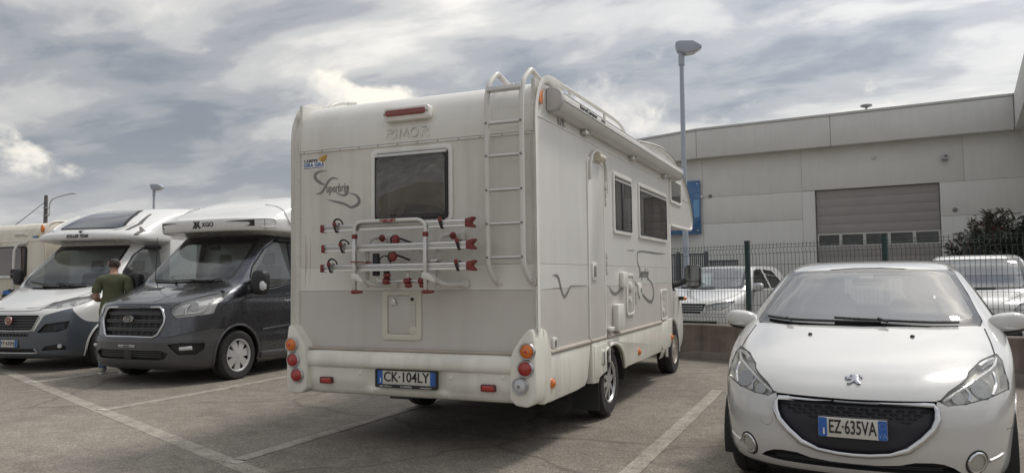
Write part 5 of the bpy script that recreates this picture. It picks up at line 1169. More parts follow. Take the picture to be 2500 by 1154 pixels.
MB().tube(ib.line([(-.515, .86), (-.43, .655), (-.38, .642), (0, .638), (.38, .642), (.43, .655), (.515, .86)], 'y', -1, 1, .004), .013, 8).build('silver_surround', M['silver'], go, ang=60)
q = ib.ray(0, .80); bd = MB().lathe([(.001, .026), (.048, .026), (.062, .022), (.066, .012), (.066, 0)], (0, q.y-.002, .80), (0, -1, 0), 28).build('round_badge', pbr('badge_red', (.30, .05, .03), .25, coat=1), go)
MB().tube([(.060*math.cos(R(a)), q.y-.027, .80+.060*math.sin(R(a))) for a in range(0, 360, 15)], .006, 6, True).build('badge_ring', M['chrome'], bd); text('badge_text', 'FIAT', .042, M['chrome'], bd, (0, q.y-.029, .80), ext=.002, bold=.001)
hp2 = [(.47, .978), (.55, 1.065), (.72, 1.14), (.93, 1.195), (.955, 1.15), (.90, 1.06), (.85, 1.01), (.70, .99)]
for pl, s in ((hp2, 1), (mir(hp2), -1)):
    h_ = headlamp(ib, pl, ft, .04, [(s*.66, 1.045, .042), (s*.78, 1.085, .045)], M['lamphouse'])
    MB().tube(ib.line(pl, 'y', -1, 1, 0), .006, 6, True).build('lamp_edge', M['black'], h_, ang=60)
    MB().tube(ib.line([(s*.50, .985), (s*.70, 1.002), (s*.83, 1.02), (s*.885, 1.08)], 'y', -1, 5, -.012), .010, 6).build('light_guide', M['clearlens'], h_)
for pl, s in (([(.50, .613), (.62, .745), (.89, .785), (.875, .665), (.78, .622)], 1), (mir([(.50, .613), (.62, .745), (.89, .785), (.875, .665), (.78, .622)]), -1)):
    po = ib.obj(ib.cut(pl), 'bumper_recess', M['black'], ft, off=-.04, thick=-.04)
    for k in range(3): MB().tube(ib.line([(s*.74, .655+.03*k), (s*.85, .68+.03*k)], 'y', -1, 4, -.01), .008, 6).build('vent_blade', M['fiatgrey'], po)
lg = ib.obj(ib.cut([(-.36, .60), (-.36, .555), (.36, .555), (.36, .60)]), 'lower_grille', M['black'], ft, off=-.03, thick=-.03)
for k in range(11): MB().tube(ib.line([(-.33+.066*k, .56), (-.33+.066*k, .595)], 'y', -1, 2, -.01), .006, 4).build('grille_rib', M['fiatgrey'], lg)
lo2 = ib.obj(ib.cut([(-.42, .365), (-.46, .315), (.46, .315), (.42, .365)]), 'lower_intake', M['black'], ft, off=-.03, thick=-.03)
MB().tube(ib.line([(-.46, .37), (-.50, .305), (-.40, .298), (0, .296), (.40, .298), (.50, .305), (.46, .37)], 'y', -1, 1, .006), .013, 8).build('silver_skid', M['silver'], lo2, ang=60)
for s in (-1, 1):
    fp = [(s*.56, .335), (s*.62, .40), (s*.80, .435), (s*.86, .40), (s*.86, .345)]
    fo = ib.obj(ib.cut(fp if s > 0 else fp[::-1]), 'fog_recess', M['black'], ft, off=-.03, thick=-.03); qq = ib.ray(s*.80, .40); MB().lathe([(.035, -.01), (.03, .01), (.004, .014)], qq, ib.nrm(qq), 16).build('fog_lamp', M['clearlens'], fo)
dk = [(-.39, .63), (-.46, .64), (-.545, .80), (-.57, .86), (-.60, .885), (-.86, .985), (-.92, .90), (-.99, .78), (-1.02, .75), (-1.02, .19), (1.02, .19), (1.02, .75), (.99, .78), (.92, .90), (.86, .985), (.60, .885), (.57, .86), (.545, .80), (.46, .64), (.39, .63)]
ib.obj(ib.cut(dk), 'bumper', M['fiatgrey'], ft)
seam(ib, [(-.50, .965), (-.3, .948), (0, .944), (.3, .948), (.50, .965)], ft, r=.005)
for s in (-1, 1):
    seam(ib, [(s*.74, 1.155), (s*.80, 1.22), (s*.80, 1.30)], ft, r=.004)
    MB().tube(ib.line([(s*.22, .995), (s*.38, .998), (s*.47, 1.03), (s*.56, 1.09)], 'y', -1, 5, .001), .008, 6).build('bonnet_crease', M['fiatwhite'], ft)
for s in (-1, 1):
    ob2 = None
ib.shell('cab_body', M['fiatwhite'], ft)
ibx = Body(FI, 2.6, close_rear=False, step=.08)
wiper(ibx, [(-.64, 1.40), (-.2, 1.345), (.05, 1.345)], ft, [(-.16, 1.30), (-.35, 1.36)]); wiper(ibx, [(-.05, 1.37), (.25, 1.35), (.55, 1.345)], ft, [(.30, 1.29), (.20, 1.34)])
number_plate(ft, -.18, .18, .39, .50, -.012, 'FT\u00b7635HJ', None); box('plate_frame', (-.19, -.004, .375), (.19, .004, .51), M['black'], ft)
MB().prism([(.98, .95), (1.12, 1.33), (1.42, 1.32), (1.55, 1.15), (1.5, .95)], 'x', -.9, .9).build('dashboard', pbr('dash_grey', (.12, .115, .11), .7), ft, .04)
for x in (-.45, .45): seat(ft, x, 2.05, .95, M['seatgrey'], .25, .62)
steering(ft, .45, 1.6, 1.27); box('cab_floor', (-.95, .5, .30), (.95, 2.6, .42), M['dark'], ft); box('cab_bulkhead', (-.95, .72, .42), (.95, .75, 1.2), M['dark'], ft)
MB().box((-.92, 1.92, 2.0), (.92, 2.6, 2.04)).build('headliner', M['dash'], ft)
O2 = [(2.055, 1.90, 2.4, 5, .88), (2.085, 1.66, 2.25, 5, .99), (2.115, 1.42, 2.15, 4.2, 1.08), (2.13, 1.33, 2.1, 4, 1.10), (2.17, 1.30, 2.1, 4, 1.11), (2.23, 1.31, 2.1, 3.6, 1.11), (2.29, 1.38, 2.15, 3.0, 1.105), (2.40, 1.54, 2.3, 2.8, 1.10), (2.52, 1.76, 2.55, 2.8, 1.09), (2.63, 2.02, 2.8, 2.8, 1.08), (2.71, 2.28, 3.1, 2.9, 1.06), (2.78, 2.65, 3.5, 3, 1.03), (2.83, 3.2, 4.0, 3, .98), (2.85, 3.7, 4.4, 3, .9)]
o2 = Body(O2, 7.0, close_rear=False, step=.045, nf=30, ns=20)
skl = [(-.46, 2.335), (.62, 2.335), (.70, 2.355), (.56, 2.60), (.44, 2.70), (-.30, 2.70), (-.40, 2.62), (-.50, 2.36)]
skf = [(-.49, 2.325), (.66, 2.322), (.75, 2.345), (.61, 2.61), (.48, 2.715), (-.33, 2.715), (-.44, 2.63), (-.535, 2.35)]
sg_ = o2.obj(o2.patch(skf), 'skylight', M['black'], ft, off=.008, thick=.012); o2.obj(o2.patch(skl), 'skylight_glass', pbr('skylight_dark_glass', (.045, .05, .065), .06, coat=1), sg_, off=.012)
def gra(poly): o2.obj(o2.patch(poly), 'roof_graphic', pbr('graphic_brown', (.10, .085, .075), .35, coat=.4), ft, off=.003)
for s in (-1, 1):
    for pl in ([(.66, 2.31), (.80, 2.33), (.72, 2.56), (.62, 2.66), (.68, 2.55), (.72, 2.36)], ):
        pass
    g1 = [(s*.58, 2.315), (s*.66, 2.318), (s*.74, 2.45), (s*.62, 2.66), (s*.58, 2.68), (s*.68, 2.45)]
    gq = [(s*.80, 2.29), (s*.86, 2.30), (s*.92, 2.42), (s*.82, 2.62), (s*.78, 2.63), (s*.86, 2.42)]
    for pl in (gq,): gra(pl if s > 0 else pl[::-1])
    h1 = [(s*.99, 2.20), (s*1.03, 2.20), (s*1.05, 2.28), (s*.96, 2.36), (s*.93, 2.36), (s*.99, 2.29)]
    gra(h1 if s > 0 else h1[::-1])
    MB().tube(o2.line([(s*.62, 2.30), (s*.74, 2.34), (s*.80, 2.45), (s*.72, 2.62)], 'y', -1, 6, .0), .018, 6).build('roof_rib', M['gel'], ft)
o2.shell('overcab', M['gel'], ft)
text('brand_text', 'ROLLER TEAM', .082, M['ink'], ft, (.0, 1.294, 2.195), shear=.22, sx=.86, bold=.002)
for k, ln in enumerate(([(.02, .075), (.16, .085), (.06, .062)], [(.02, .062), (.13, .064), (.06, .046)], [(.04, .046), (.10, .046), (.07, .034)])): MB().prism([(x, 2.212+z) for x, z in ln], 'y', 1.290, 1.305).build('brand_mark', M['ink'], ft)
MB().prism([(2.25, .45), (6.8, .45), (6.9, .8), (6.9, 2.6), (6.7, 2.83), (4.0, 2.83), (2.9, 2.64), (2.3, 2.46)], 'x', -1.11, 1.11).build('living_body', M['gel'], ft, .02)
for s in (-1, 1):
    for y in (.93, 4.9): wheel(ft, (s*.92, y, .345), .345, .22, s, 'alloy', M['fiatgrey'], .215)
box('underbody', (-.8, .35, .26), (.8, 6.5, .5), M['dark'], ft)

# ------------------------------------------------------------------ caravan at the left edge
cv = empty('caravan', (-14.88, 9.76, 0)); tag(cv, 'beige touring caravan seen from behind, cut off at the left edge', 'caravan')
M['beige'] = pbr('caravan_beige', (.76, .71, .60), .4, coat=.2, var=.04, streak=.3)
MB().prism([(.0, .55), (.05, .45), (5.2, .45), (5.3, 1.2), (5.0, 2.35), (4.7, 2.52), (.35, 2.56), (.12, 2.52), (.03, 2.42), (.0, 2.25)], 'x', -1.13, 1.13).build('body', M['beige'], cv, .035)
for s in (-1, 1): tube('corner_moulding', catmull([(s*1.12, -.004, .5), (s*1.12, -.006, 1.4), (s*1.12, -.006, 2.25), (s*1.12, .03, 2.44), (s*1.12, .14, 2.545), (s*1.12, .4, 2.575), (s*1.12, 1.2, 2.575)], 5), .022, M['beige'], cv)
wn_ = MB().prism(rrect(-.55, .62, 1.50, 2.10, .07), 'y', -.03, .01).build('rear_window', M['black'], cv, .006); MB().prism(rrect(-.52, .59, 1.53, 2.07, .06), 'y', -.036, -.029).build('pane', pbr('brown_acrylic', (.09, .065, .06), .12, coat=1), wn_)
MB().box((-1.1, -.012, 2.19), (1.1, .0, 2.205)).build('trim_strip', M['trim'], cv, .003); MB().box((-1.1, -.012, .93), (1.1, .0, .95)).build('trim_strip', M['trim'], cv, .003)
hb = MB().prism(rrect(.25, .62, 2.295, 2.34, .018), 'y', -.02, .0).build('grab_handle', M['trim'], cv, .005); MB().box((.27, -.022, 2.31), (.56, -.0205, 2.325)).build('handle_slot', M['joint'], hb)
MB().ellip((1.03, -.0, 2.42), (.045, .03, .075), 14, 10).build('marker_lamp', M['amber'], cv)
stk = box('dealer_sticker', (.78, -.0125, 2.255), (.93, -.0105, 2.285), M['stickblue'], cv); MB().prism([(.88, 2.285), (.90, 2.30), (.95, 2.305), (.93, 2.282)], 'y', -.013, -.011).build('sticker_wing', M['stickorange'], cv)
MB().lathe([(.30, -.09), (.33, -.08), (.33, .08), (.30, .09)], (1.0, 2.9, .33), (1, 0, 0), 28).build('wheel', M['rubber'], cv); MB().lathe([(.30, -.09), (.33, -.08), (.33, .08), (.30, .09)], (-1.0, 2.9, .33), (1, 0, 0), 28).build('wheel', M['rubber'], cv)
box('rear_bumper', (-1.1, -.03, .42), (1.1, .06, .60), M['beige'], cv, .02)
r2_ = empty('bike_carrier', (-14.88, 9.76, 0)); tag(r2_, 'white tubular bike carrier on the back of the beige caravan', 'bike rack')
for x in (-.42, .42):
    tube('frame_tube', catmull([(x, -.12, 1.10), (x, -.12, 1.9), (x+.01, -.10, 2.06), (x+.06, -.06, 2.14), (x+.22, -.01, 2.16)], 5), .028, M['alu_white'], r2_)
    tube('lower_arm', catmull([(x, -.12, 1.48), (x-.10, -.28, 1.50), (x-.14, -.36, 1.42), (x-.14, -.38, 1.15)], 5), .026, M['alu_white'], r2_)
    MB().box((x-.045, -.16, 1.58), (x+.045, -.08, 1.66)).build('clamp', M['black'], r2_, .012)
for z in (1.52, 1.22, 1.02): 
    tube('cross_bar', [(-.55, -.16, z), (.55, -.16, z)], .02, M['alu_white'], r2_)
    MB().ellip((.50, -.18, z+.01), (.07, .05, .045), 10, 8).build('hand_knob', M['black'], r2_)
bt = empty('bundled_strap', (-14.42, 9.50, 1.22)); tag(bt, 'blue and black strap bundle hanging on the caravan bike carrier', 'strap')
MB().prism([(-.10, .02), (-.02, .05), (.06, .03), (.14, -.01), (.20, .02), (.14, -.06), (.04, -.09), (-.06, -.05)], 'y', -.03, .03).build('strap_pad', M['stickblue'], bt, .012); tube('strap_loop', catmull([(.0, 0, -.02), (.10, -.02, .06), (.18, -.02, .0), (.12, -.02, -.08), (.02, 0, -.05)], 5), .012, M['black'], bt)
# ------------------------------------------------------------------ white hatchback in the foreground
hc = empty('hatchback_car', (.0307, 4.825, 0), (0, 0, R(-5))); tag(hc, 'white hatchback parked nose towards the camera in the right foreground', 'car')
HR = [(.16, .20, .80, 2.4, .74, 3.75), (.20, .09, .80, 2.5, .79, 3.85), (.28, .03, .83, 2.6, .825, 3.9), (.40, .0, .85, 2.6, .84, 3.93), (.50, .0, .86, 2.6, .848, 3.93), (.60, .025, .88, 2.6, .853, 3.92), (.66, .065, .9, 2.6, .857, 3.91), (.72, .13, .95, 2.6, .862, 3.9), (.78, .23, 1.0, 2.6, .866, 3.88), (.85, .41, 1.1, 2.6, .868, 3.86), (.92, .64, 1.3, 2.7, .866, 3.83), (.98, .86, 1.5, 2.9, .855, 3.8), (1.02, 1.01, 1.62, 3.2, .835, 3.77), (1.10, 1.17, 1.78, 3.5, .795, 3.7), (1.2, 1.36, 1.96, 3.6, .745, 3.62), (1.3, 1.555, 2.15, 3.6, .69, 3.52), (1.38, 1.715, 2.3, 3.6, .640, 3.42), (1.41, 1.79, 2.38, 3.5, .61, 3.36), (1.445, 1.93, 2.5, 3.2, .575, 3.25), (1.472, 2.15, 2.62, 3.0, .52, 3.12), (1.486, 2.4, 2.75, 2.6, .38, 3.0)]
hb_ = Body(HR, 3.9, step=.026, nf=34, ns=30, cr=.45)
HX = Body(HR, 3.9, step=.05)
arch(hb_, .82, .30, .335, hc, M['carwhite'], .006); arch(hb_, 3.36, .30, .335, hc, M['carwhite'], .012)
wo_ = [(-.705, 1.018), (-.4, 1.012), (0, 1.010), (.4, 1.012), (.705, 1.018), (.722, 1.045), (.66, 1.22), (.592, 1.375), (.565, 1.398), (.25, 1.408), (.10, 1.418), (-.10, 1.418), (-.25, 1.408), (-.565, 1.398), (-.592, 1.375), (-.66, 1.22), (-.722, 1.045)]
wi2 = [(-.66, 1.062), (-.4, 1.046), (0, 1.042), (.4, 1.046), (.66, 1.062), (.672, 1.085), (.615, 1.23), (.555, 1.36), (.535, 1.382), (-.535, 1.382), (-.555, 1.36), (-.615, 1.23), (-.672, 1.085)]
a_ = hb_.cut(wi2); b_ = hb_.cut(wo_)
M['windscreen'] = glass('windscreen_glass', (.84, .90, .87), .28, 0, .07)
wsx = hb_.obj(a_, 'windscreen', M['windscreen'], hc); hb_.obj(b_, 'black_border', M['frit'], wsx)
MB().tube(HX.line(wo_, 'y', -1, 1, -.002), .006, 6, True).build('windscreen_seal', M['black'], wsx, ang=60)
HX2 = HX.patch([(-.05, 1.35), (.05, 1.35), (.04, 1.384), (-.04, 1.384)]); HX.obj(HX2, 'sensor_cover', pbr('mauve_sensor', (.10, .07, .075), .4), wsx, off=-.012)
for s in (-1, 1):
    window_open(hb_, [(1.55, 1.05), (1.75, 1.20), (1.98, 1.34), (2.15, 1.375), (2.42, 1.375), (2.42, 1.05)], 'x', s, hc, M['glass_dark'], 'door_window')
    window_open(hb_, [(2.50, 1.05), (2.50, 1.375), (2.85, 1.35), (3.1, 1.2), (3.15, 1.08)], 'x', s, hc, M['glass_dark'], 'door_window')
    seam(hb_, [(1.22, .98), (1.20, .7), (1.25, .35)], hc, 'x', s, .003)
    seam(hb_, [(2.46, 1.04), (2.46, .6), (2.44, .3)], hc, 'x', s, .003)
window_open(hb_, [(-.50, 1.08), (.50, 1.08), (.44, 1.34), (-.44, 1.34)], 'y', 1, hc, M['lens'], 'rear_window')
gpo = [(-.412, .623), (-.424, .60), (-.425, .553), (-.404, .503), (-.353, .448), (-.278, .386), (-.187, .354), (-.085, .341), (0, .338), (.085, .341), (.187, .354), (.278, .386), (.353, .448), (.404, .503), (.425, .553), (.424, .60), (.412, .623)]
gap = [(-.424, .627), (-.30, .625), (0, .622), (.30, .625), (.424, .627), (.43, .650), (0, .643), (-.43, .650)]
M['grillenavy'] = pbr('dark_grille', (.018, .018, .026), .45, var=.1)
go = hb_.obj(hb_.cut(gpo), 'grille', M['grillenavy'], hc, off=-.022, thick=-.024)
go2 = hb_.obj(hb_.cut(gap), 'bonnet_gap', M['dark'], hc, off=-.025, thick=-.026)
MB().tube(HX.line([(-.10, .634), (0, .632), (.14, .633)], 'y', -1, 4, -.012), .006, 6).build('latch_plate', M['greymetal'], go2)
chp = HX.line(gpo, 'y', -1, 1, .007); nchp = len(chp)
rad = [.007 if p.z > .61 and abs(p.x) < .40 else (.020 if p.z < .60 and p.z > .36 else .015) for p in chp]
MB().tube(chp, rad, 10, True).build('chrome_surround', M['chrome'], go, ang=60)
for row in range(4):
    for k in range(-7, 8):
        x = k*.062+(.031 if row % 2 else 0); z = .598-.020*row-.0
        if abs(x) > .40-.03*row or (row == 3 and k % 2): continue
        q = HX.line(ell(x, z, .024, .0062, 8), 'y', -1, 1, -.016)
        if len(q) > 4: MB().tube(q, .0028, 4, True).build('grille_cell', M['black'], go)
M['hlhouse'] = pbr('hatch_lamp_housing', (.58, .57, .53), .25, metal=.1, var=.1)
hl = [(.763, .872), (.785, .84), (.790, .78), (.803, .72), (.80, .69), (.68, .657), (.57, .634), (.48, .627), (.44, .647), (.49, .697), (.56, .742), (.588, .765), (.600, .792), (.67, .844), (.745, .868)]
for pl, s in ((hl, 1), (mir(hl), -1)):
    h_ = headlamp(hb_, pl, hc, .04, [(s*.665, .718, .056), (s*.545, .675, .036)], M['hlhouse'])
    MB().tube(HX.line(pl, 'y', -1, 1, -.001), .005, 6, True).build('lamp_edge', M['black'], h_, ang=60)
    MB().tube(HX.line([(s*.46, .655), (s*.55, .71), (s*.66, .775), (s*.74, .82), (s*.765, .86)], 'y', -1, 6, -.016), .010, 6).build('light_guide', M['clearlens'], h_)
    MB().tube(HX.line([(s*.595, .652), (s*.60, .69), (s*.575, .725)], 'y', -1, 5, -.014), .011, 6).build('lamp_divider', M['chrome'], h_)
    MB().tube(HX.line([(s*.72, .675), (s*.745, .73), (s*.735, .79)], 'y', -1, 5, -.014), .010, 6).build('lamp_divider', M['chrome'], h_)
    MB().tube(HX.line([(s*.66, .825), (s*.70, .845), (s*.745, .855)], 'y', -1, 5, -.02), .022, 6).build('indicator_bowl', M['chrome'], h_)
lowp = [(-.535, .262), (-.50, .290), (-.45, .312), (-.40, .319), (-.31, .316), (-.233, .295), (-.125, .284), (0, .282), (.125, .284), (.233, .295), (.31, .316), (.40, .319), (.45, .312), (.50, .290), (.535, .262), (.43, .250), (0, .246), (-.43, .250)]
li = hb_.obj(hb_.cut(lowp), 'lower_intake', M['black'], hc, off=-.04, thick=-.04)
for z in (.262, .276): MB().tube(HX.line([(-.45, z), (0, z), (.45, z)], 'y', -1, 8, -.02), .004, 4).build('grille_bar', M['grillenavy'], li)
hb_.obj(hb_.cut([(-.86, .205), (-.5, .205), (0, .205), (.5, .205), (.86, .205), (.86, .15), (-.86, .15)]), 'lower_lip', M['black'], hc)
for s in (-1, 1):
    q = HX.ray(s*.612, .318); n = HX.nrm(q)
    fo = MB().lathe([(.064, -.01), (.064, .004), (.058, .010), (.049, .008), (.047, -.004)], q, n, 30, cap=False).build('fog_lamp', M['chrome'], hc, ang=50)
    MB().lathe([(.048, -.012), (.04, -.016), (.01, -.018)], q+n*.010, n, 24).build('reflector', M['chrome'], fo); MB().lathe([(.048, .004), (.03, .010), (.002, .012)], q, n, 24).build('lens', M['lens'], fo, ang=70)
    MB().lathe([(.072, -.012), (.072, .001), (.062, .003)], q, n, 30, cap=False).build('bezel', M['black'], fo)
    MB().tube(HX.line([(s*.672, .322), (s*.71, .334), (s*.75, .352)], 'y', -1, 5, .003), [.011]*5+[.010]*5+[.004], 6).build('chrome_blade', M['chrome'], fo)
    seam(HX, [(s*.752, .872), (s*.745, .93), (s*.728, 1.0)], hc, r=.005, name='bonnet_gap')
    seam(HX, [(s*.43, .651), (s*.455, .655)], hc, r=.005, name='bonnet_gap')
    seam(HX, [(s*.835, .47), (s*.80, .478), (s*.77, .48)], hc, r=.0022, name='bumper_gap')
    q = HX.ray(s*.31, .96); MB().ellip(q+Vector((0, -.004, .004)), (.014, .018, .010), 12, 8).build('washer_nozzle', M['black'], hc)
    # mirrors
    mi = empty('door_mirror', (0, 0, 0)); mi.parent = hc
    MB().ellip((s*.872, 1.34, 1.035), (.118, .080, .066), 28, 18, power=.78, rot=Matrix.Rotation(s*R(-8), 3, 'Y')).build('mirror_housing', M['carwhite'], mi, ang=80)
    MB().ellip((s*.872, 1.352, .995), (.105, .070, .040), 24, 12, power=.8, rot=Matrix.Rotation(s*R(-6), 3, 'Y')).build('mirror_underside', M['black'], mi, ang=80)
    MB().tube(catmull([(s*.815, 1.285, 1.005), (s*.88, 1.265, .998), (s*.95, 1.30, 1.002), (s*.972, 1.34, 1.012)], 5), .009, 6).build('repeater', M['clearlens'], mi)
    tube('mirror_arm', [(s*.76, 1.42, 1.00), (s*.82, 1.39, 1.00)], .032, M['black'], mi)
tc_ = HX.line(ell(-.489, .497, .040, .040, 20), 'y', -1, 1, -.001); MB().tube(tc_, .0022, 5, True).build('towing_cap', M['joint'], hc)
M['emblem'] = pbr('emblem_steel', (.30, .31, .34), .22, metal=1, var=.1)
# rampant animal emblem on the bonnet
q = HX.ray(0, .742); n = HX.nrm(q)
em = [(-.020, .036), (-.002, .042), (.010, .041), (.022, .036), (.026, .026), (.018, .022), (.030, .008), (.024, -.006), (.030, -.020), (.042, -.036), (.040, -.042), (.018, -.042), (.020, -.036), (.008, -.022), (-.002, -.028), (-.010, -.036), (-.014, -.042), (-.034, -.042), (-.032, -.037), (-.022, -.034), (-.014, -.014), (-.006, -.004), (-.022, -.002), (-.030, -.008), (-.038, -.006), (-.034, .002), (-.044, .002), (-.046, .008), (-.036, .012), (-.046, .016), (-.044, .022), (-.026, .020), (-.006, .014), (-.012, .022), (-.008, .030), (-.018, .031)]
bdg = MB().prism(em, 'y', -.006, .004).build('bonnet_emblem', M['emblem'], hc, .0012); bdg.location = q+n*.003; bdg.rotation_euler = (-math.atan2(n.z, -n.y), 0, 0)
tail = tube('emblem_tail', catmull([(.030, -.003, .030), (.042, -.003, .036), (.040, -.003, .024), (.048, -.003, .014)], 4), .004, M['emblem'], bdg, 6)
number_plate(hc, -.18, .18, .435, .545, -.024, 'EZ\u00b7635VA', 'VA'); MB().box((-.186, -.015, .429), (.186, .012, .551)).build('plate_holder', M['black'], hc, .004)
hb_.shell('body', M['carwhite'], hc)
wiper(HX, [(-.64, 1.052), (-.45, 1.035), (-.1, 1.028), (.12, 1.026)], hc, [(-.46, 1.020), (-.50, 1.034)]); wiper(HX, [(-.18, 1.05), (.1, 1.038), (.40, 1.028), (.58, 1.028)], hc, [(.16, 1.018), (.1, 1.038)])
MB().prism([(1.10, .90), (1.22, 1.03), (1.55, 1.02), (1.75, .96), (1.7, .75)], 'x', -.70, .70).build('dashboard', M['dash'], hc, .03)
for x in (-.36, .36): seat(hc, x, 2.30, .66, M['seatgrey'], .23, .50)
MB().prism([(3.05, .62), (3.2, .62), (3.34, 1.08), (3.24, 1.10)], 'x', -.60, .60).build('rear_seat', M['seatgrey'], hc, .05)
for x in (-.35, .35): MB().box((x-.11, 3.22, 1.10), (x+.11, 3.31, 1.20)).build('headrest', M['seatgrey'], hc, .03)
steering(hc, .36, 1.82, 1.0, .175); MB().prism(rrect(-.11, .11, 1.28, 1.345, .025, 3), 'y', 1.80, 1.83).build('interior_mirror', M['black'], hc, .008)
box('floor', (-.7, .9, .20), (.7, 3.5, .30), M['dark'], hc); box('bulkhead', (-.72, 1.05, .25), (.72, 1.08, .90), M['dark'], hc); box('engine_bay', (-.6, .35, .2), (.6, 1.0, .58), M['dark'], hc)
for s in (-1, 1):
    for y in (.82, 3.36): wheel(hc, (s*.715, y, .30), .30, .185, s, 'cover', MATS['wheel_cover_silver'], .19)

# ------------------------------------------------------------------ cars in the yard behind the fence
def yard_car(name, rows, rear, loc, rot, label, wsp, fritp, hlp, grp, sidew, extra, wheels, mat):
    o = empty(name, loc, (0, 0, rot)); tag(o, label, 'car' if name != 'small_van' else 'van')
    b = Body(rows, rear, step=.05, nf=24, ns=20, cr=.4); bx = Body(rows, rear, step=.07, nf=20, ns=16)
    for (cy, cz, rr_) in wheels: arch(b, cy, cz, rr_+.045, o, mat, .012)
    a1 = b.cut(wsp); f1 = b.cut(fritp); w = b.obj(a1, 'windscreen', M['windscreen'], o); b.obj(f1, 'black_border', M['frit'], w)
    for s in (-1, 1):
        for pl in sidew: window_open(b, pl, 'x', s, o, M['glass_dark'], 'door_window')
        seam(b, extra['door'], o, 'x', s, .004)
    for pl, s in ((hlp, 1), (mir(hlp), -1)):
        cxl = sum(p[0] for p in pl)/len(pl); czl = sum(p[1] for p in pl)/len(pl)
        h_ = headlamp(b, pl, o, .04, [(cxl-s*.05, czl-.005, .045), (cxl+s*.06, czl+.01, .04)], M['lamphouse']); MB().tube(bx.line(pl, 'y', -1, 1, 0), .006, 6, True).build('lamp_edge', M['black'], h_, ang=60)
    g = b.obj(b.cut(grp), 'grille', M['black'], o, off=-.03, thick=-.03); zs_ = [p[1] for p in grp]
    for k in range(3):
        z = min(zs_)+(max(zs_)-min(zs_))*(k+1)/4; xw = max(p[0] for p in grp)*.88; MB().tube(bx.line([(-xw, z), (0, z), (xw, z)], 'y', -1, 6, -.006), .008, 6).build('grille_bar', M['silver'], g)
    lo = b.obj(b.cut(extra['low']), 'lower_intake', M['black'], o, off=-.03, thick=-.03)
    seam(b, extra['bonnet'], o, r=.004); seam(b, [(-x, z) for x, z in extra['bonnet']], o, r=.004)
    b.shell('body', mat, o)
    wiper(bx, extra['wip'], o)
    for s in (-1, 1):
        mx, my, mz = extra['mir']; mi = empty('door_mirror', (0, 0, 0)); mi.parent = o
        MB().ellip((s*mx, my, mz), (.10, .07, .075), 20, 12, power=.6).build('mirror_housing', extra['mirmat'], mi, ang=80); tube('mirror_arm', [(s*(mx-.14), my+.06, mz-.06), (s*mx, my+.02, mz-.06)], .025, M['black'], mi)
        for (cy, cz, rr_) in wheels: wheel(o, (s*(extra['hw']-.10), cy, cz), rr_, .19, s, 'cover', MATS['wheel_cover_silver'], rr_*.63)
    dy, dz = extra['dash']
    MB().prism([(dy, dz-.15), (dy+.1, dz), (dy+.45, dz), (dy+.6, dz-.1)], 'x', -.65, .65).build('dashboard', M['dash'], o, .03)
    for x in (-.36, .36): seat(o, x, dy+1.2, dz-.36, M['seatgrey'], .23, .5)
    steering(o, .36, dy+.68, dz-.02, .175); box('floor', (-.7, .9, .22), (.7, rear-.5, .34), M['dark'], o)
    return o, bx
DR = [(.18, .15, .75, 2.8, .76, 3.95), (.26, .04, .78, 2.8, .83, 4.0), (.45, 0, .8, 2.8, .855, 4.03), (.60, .02, .82, 2.8, .865, 4.03), (.74, .06, .88, 2.7, .868, 4.0), (.82, .16, .95, 2.7, .868, 3.98), (.89, .36, 1.1, 2.7, .866, 3.95), (.96, .66, 1.3, 2.8, .862, 3.92), (1.02, .92, 1.5, 3.2, .85, 3.88), (1.07, 1.04, 1.58, 3.6, .825, 3.85), (1.2, 1.24, 1.72, 3.8, .77, 3.8), (1.35, 1.47, 1.95, 3.8, .70, 3.7), (1.45, 1.64, 2.1, 3.6, .645, 3.6), (1.49, 1.78, 2.3, 3.2, .60, 3.5), (1.515, 2.05, 2.5, 2.8, .50, 3.3), (1.525, 2.35, 2.7, 2.5, .3, 3.1)]
p = atz(1668, 735, 14.5)
dac, dbx = yard_car('hatchback_car', DR, 4.03, (p.x, p.y, YZ), R(-15), 'white hatchback in the yard behind the fence, left of the foreground car',
    [(-.62, 1.09), (0, 1.075), (.62, 1.09), (.66, 1.12), (.56, 1.42), (.53, 1.44), (-.53, 1.44), (-.56, 1.42), (-.66, 1.12)], [(-.70, 1.05), (0, 1.03), (.70, 1.05), (.735, 1.09), (.62, 1.44), (.59, 1.465), (-.59, 1.465), (-.62, 1.44), (-.735, 1.09)],
    [(.42, .655), (.40, .74), (.56, .79), (.78, .84), (.80, .80), (.74, .72), (.66, .67)], [(-.40, .78), (-.37, .66), (-.30, .60), (.30, .60), (.37, .66), (.40, .78)],
    [[(1.42, 1.04), (1.62, 1.22), (1.86, 1.40), (2.05, 1.43), (2.26, 1.43), (2.30, 1.05)], [(2.42, 1.05), (2.38, 1.43), (2.85, 1.40), (3.15, 1.15), (3.15, 1.06)]],
    dict(door=[(1.28, 1.0), (1.24, .7), (1.30, .4)], low=[(-.60, .46), (-.62, .36), (.62, .36), (.60, .46)], bonnet=[(.44, .80), (.62, .86), (.74, .93), (.76, 1.02)], wip=[(-.55, 1.08), (-.1, 1.06), (.2, 1.065)], mir=(.95, 1.36, 1.08), mirmat=M['silver'], hw=.86, dash=(1.15, 1.05)), [(.82, .30, .30), (3.40, .30, .30)], M['carwhite'])
tube('aerial', [(.0, 1.90, 1.50), (.0, 2.0, 1.60)], .012, M['black'], dac)
MB().grid([[(-.55+.52*i/8, 1.30+.10*abs(math.sin(i*1.2)), 1.12), (-.55+.50*i/8, 1.50+.05*abs(math.sin(i*1.2)), 1.36)] for i in range(9)]).build('folded_sunshade', pbr('silver_sunshade', (.55, .62, .60), .4, metal=.3), dac)
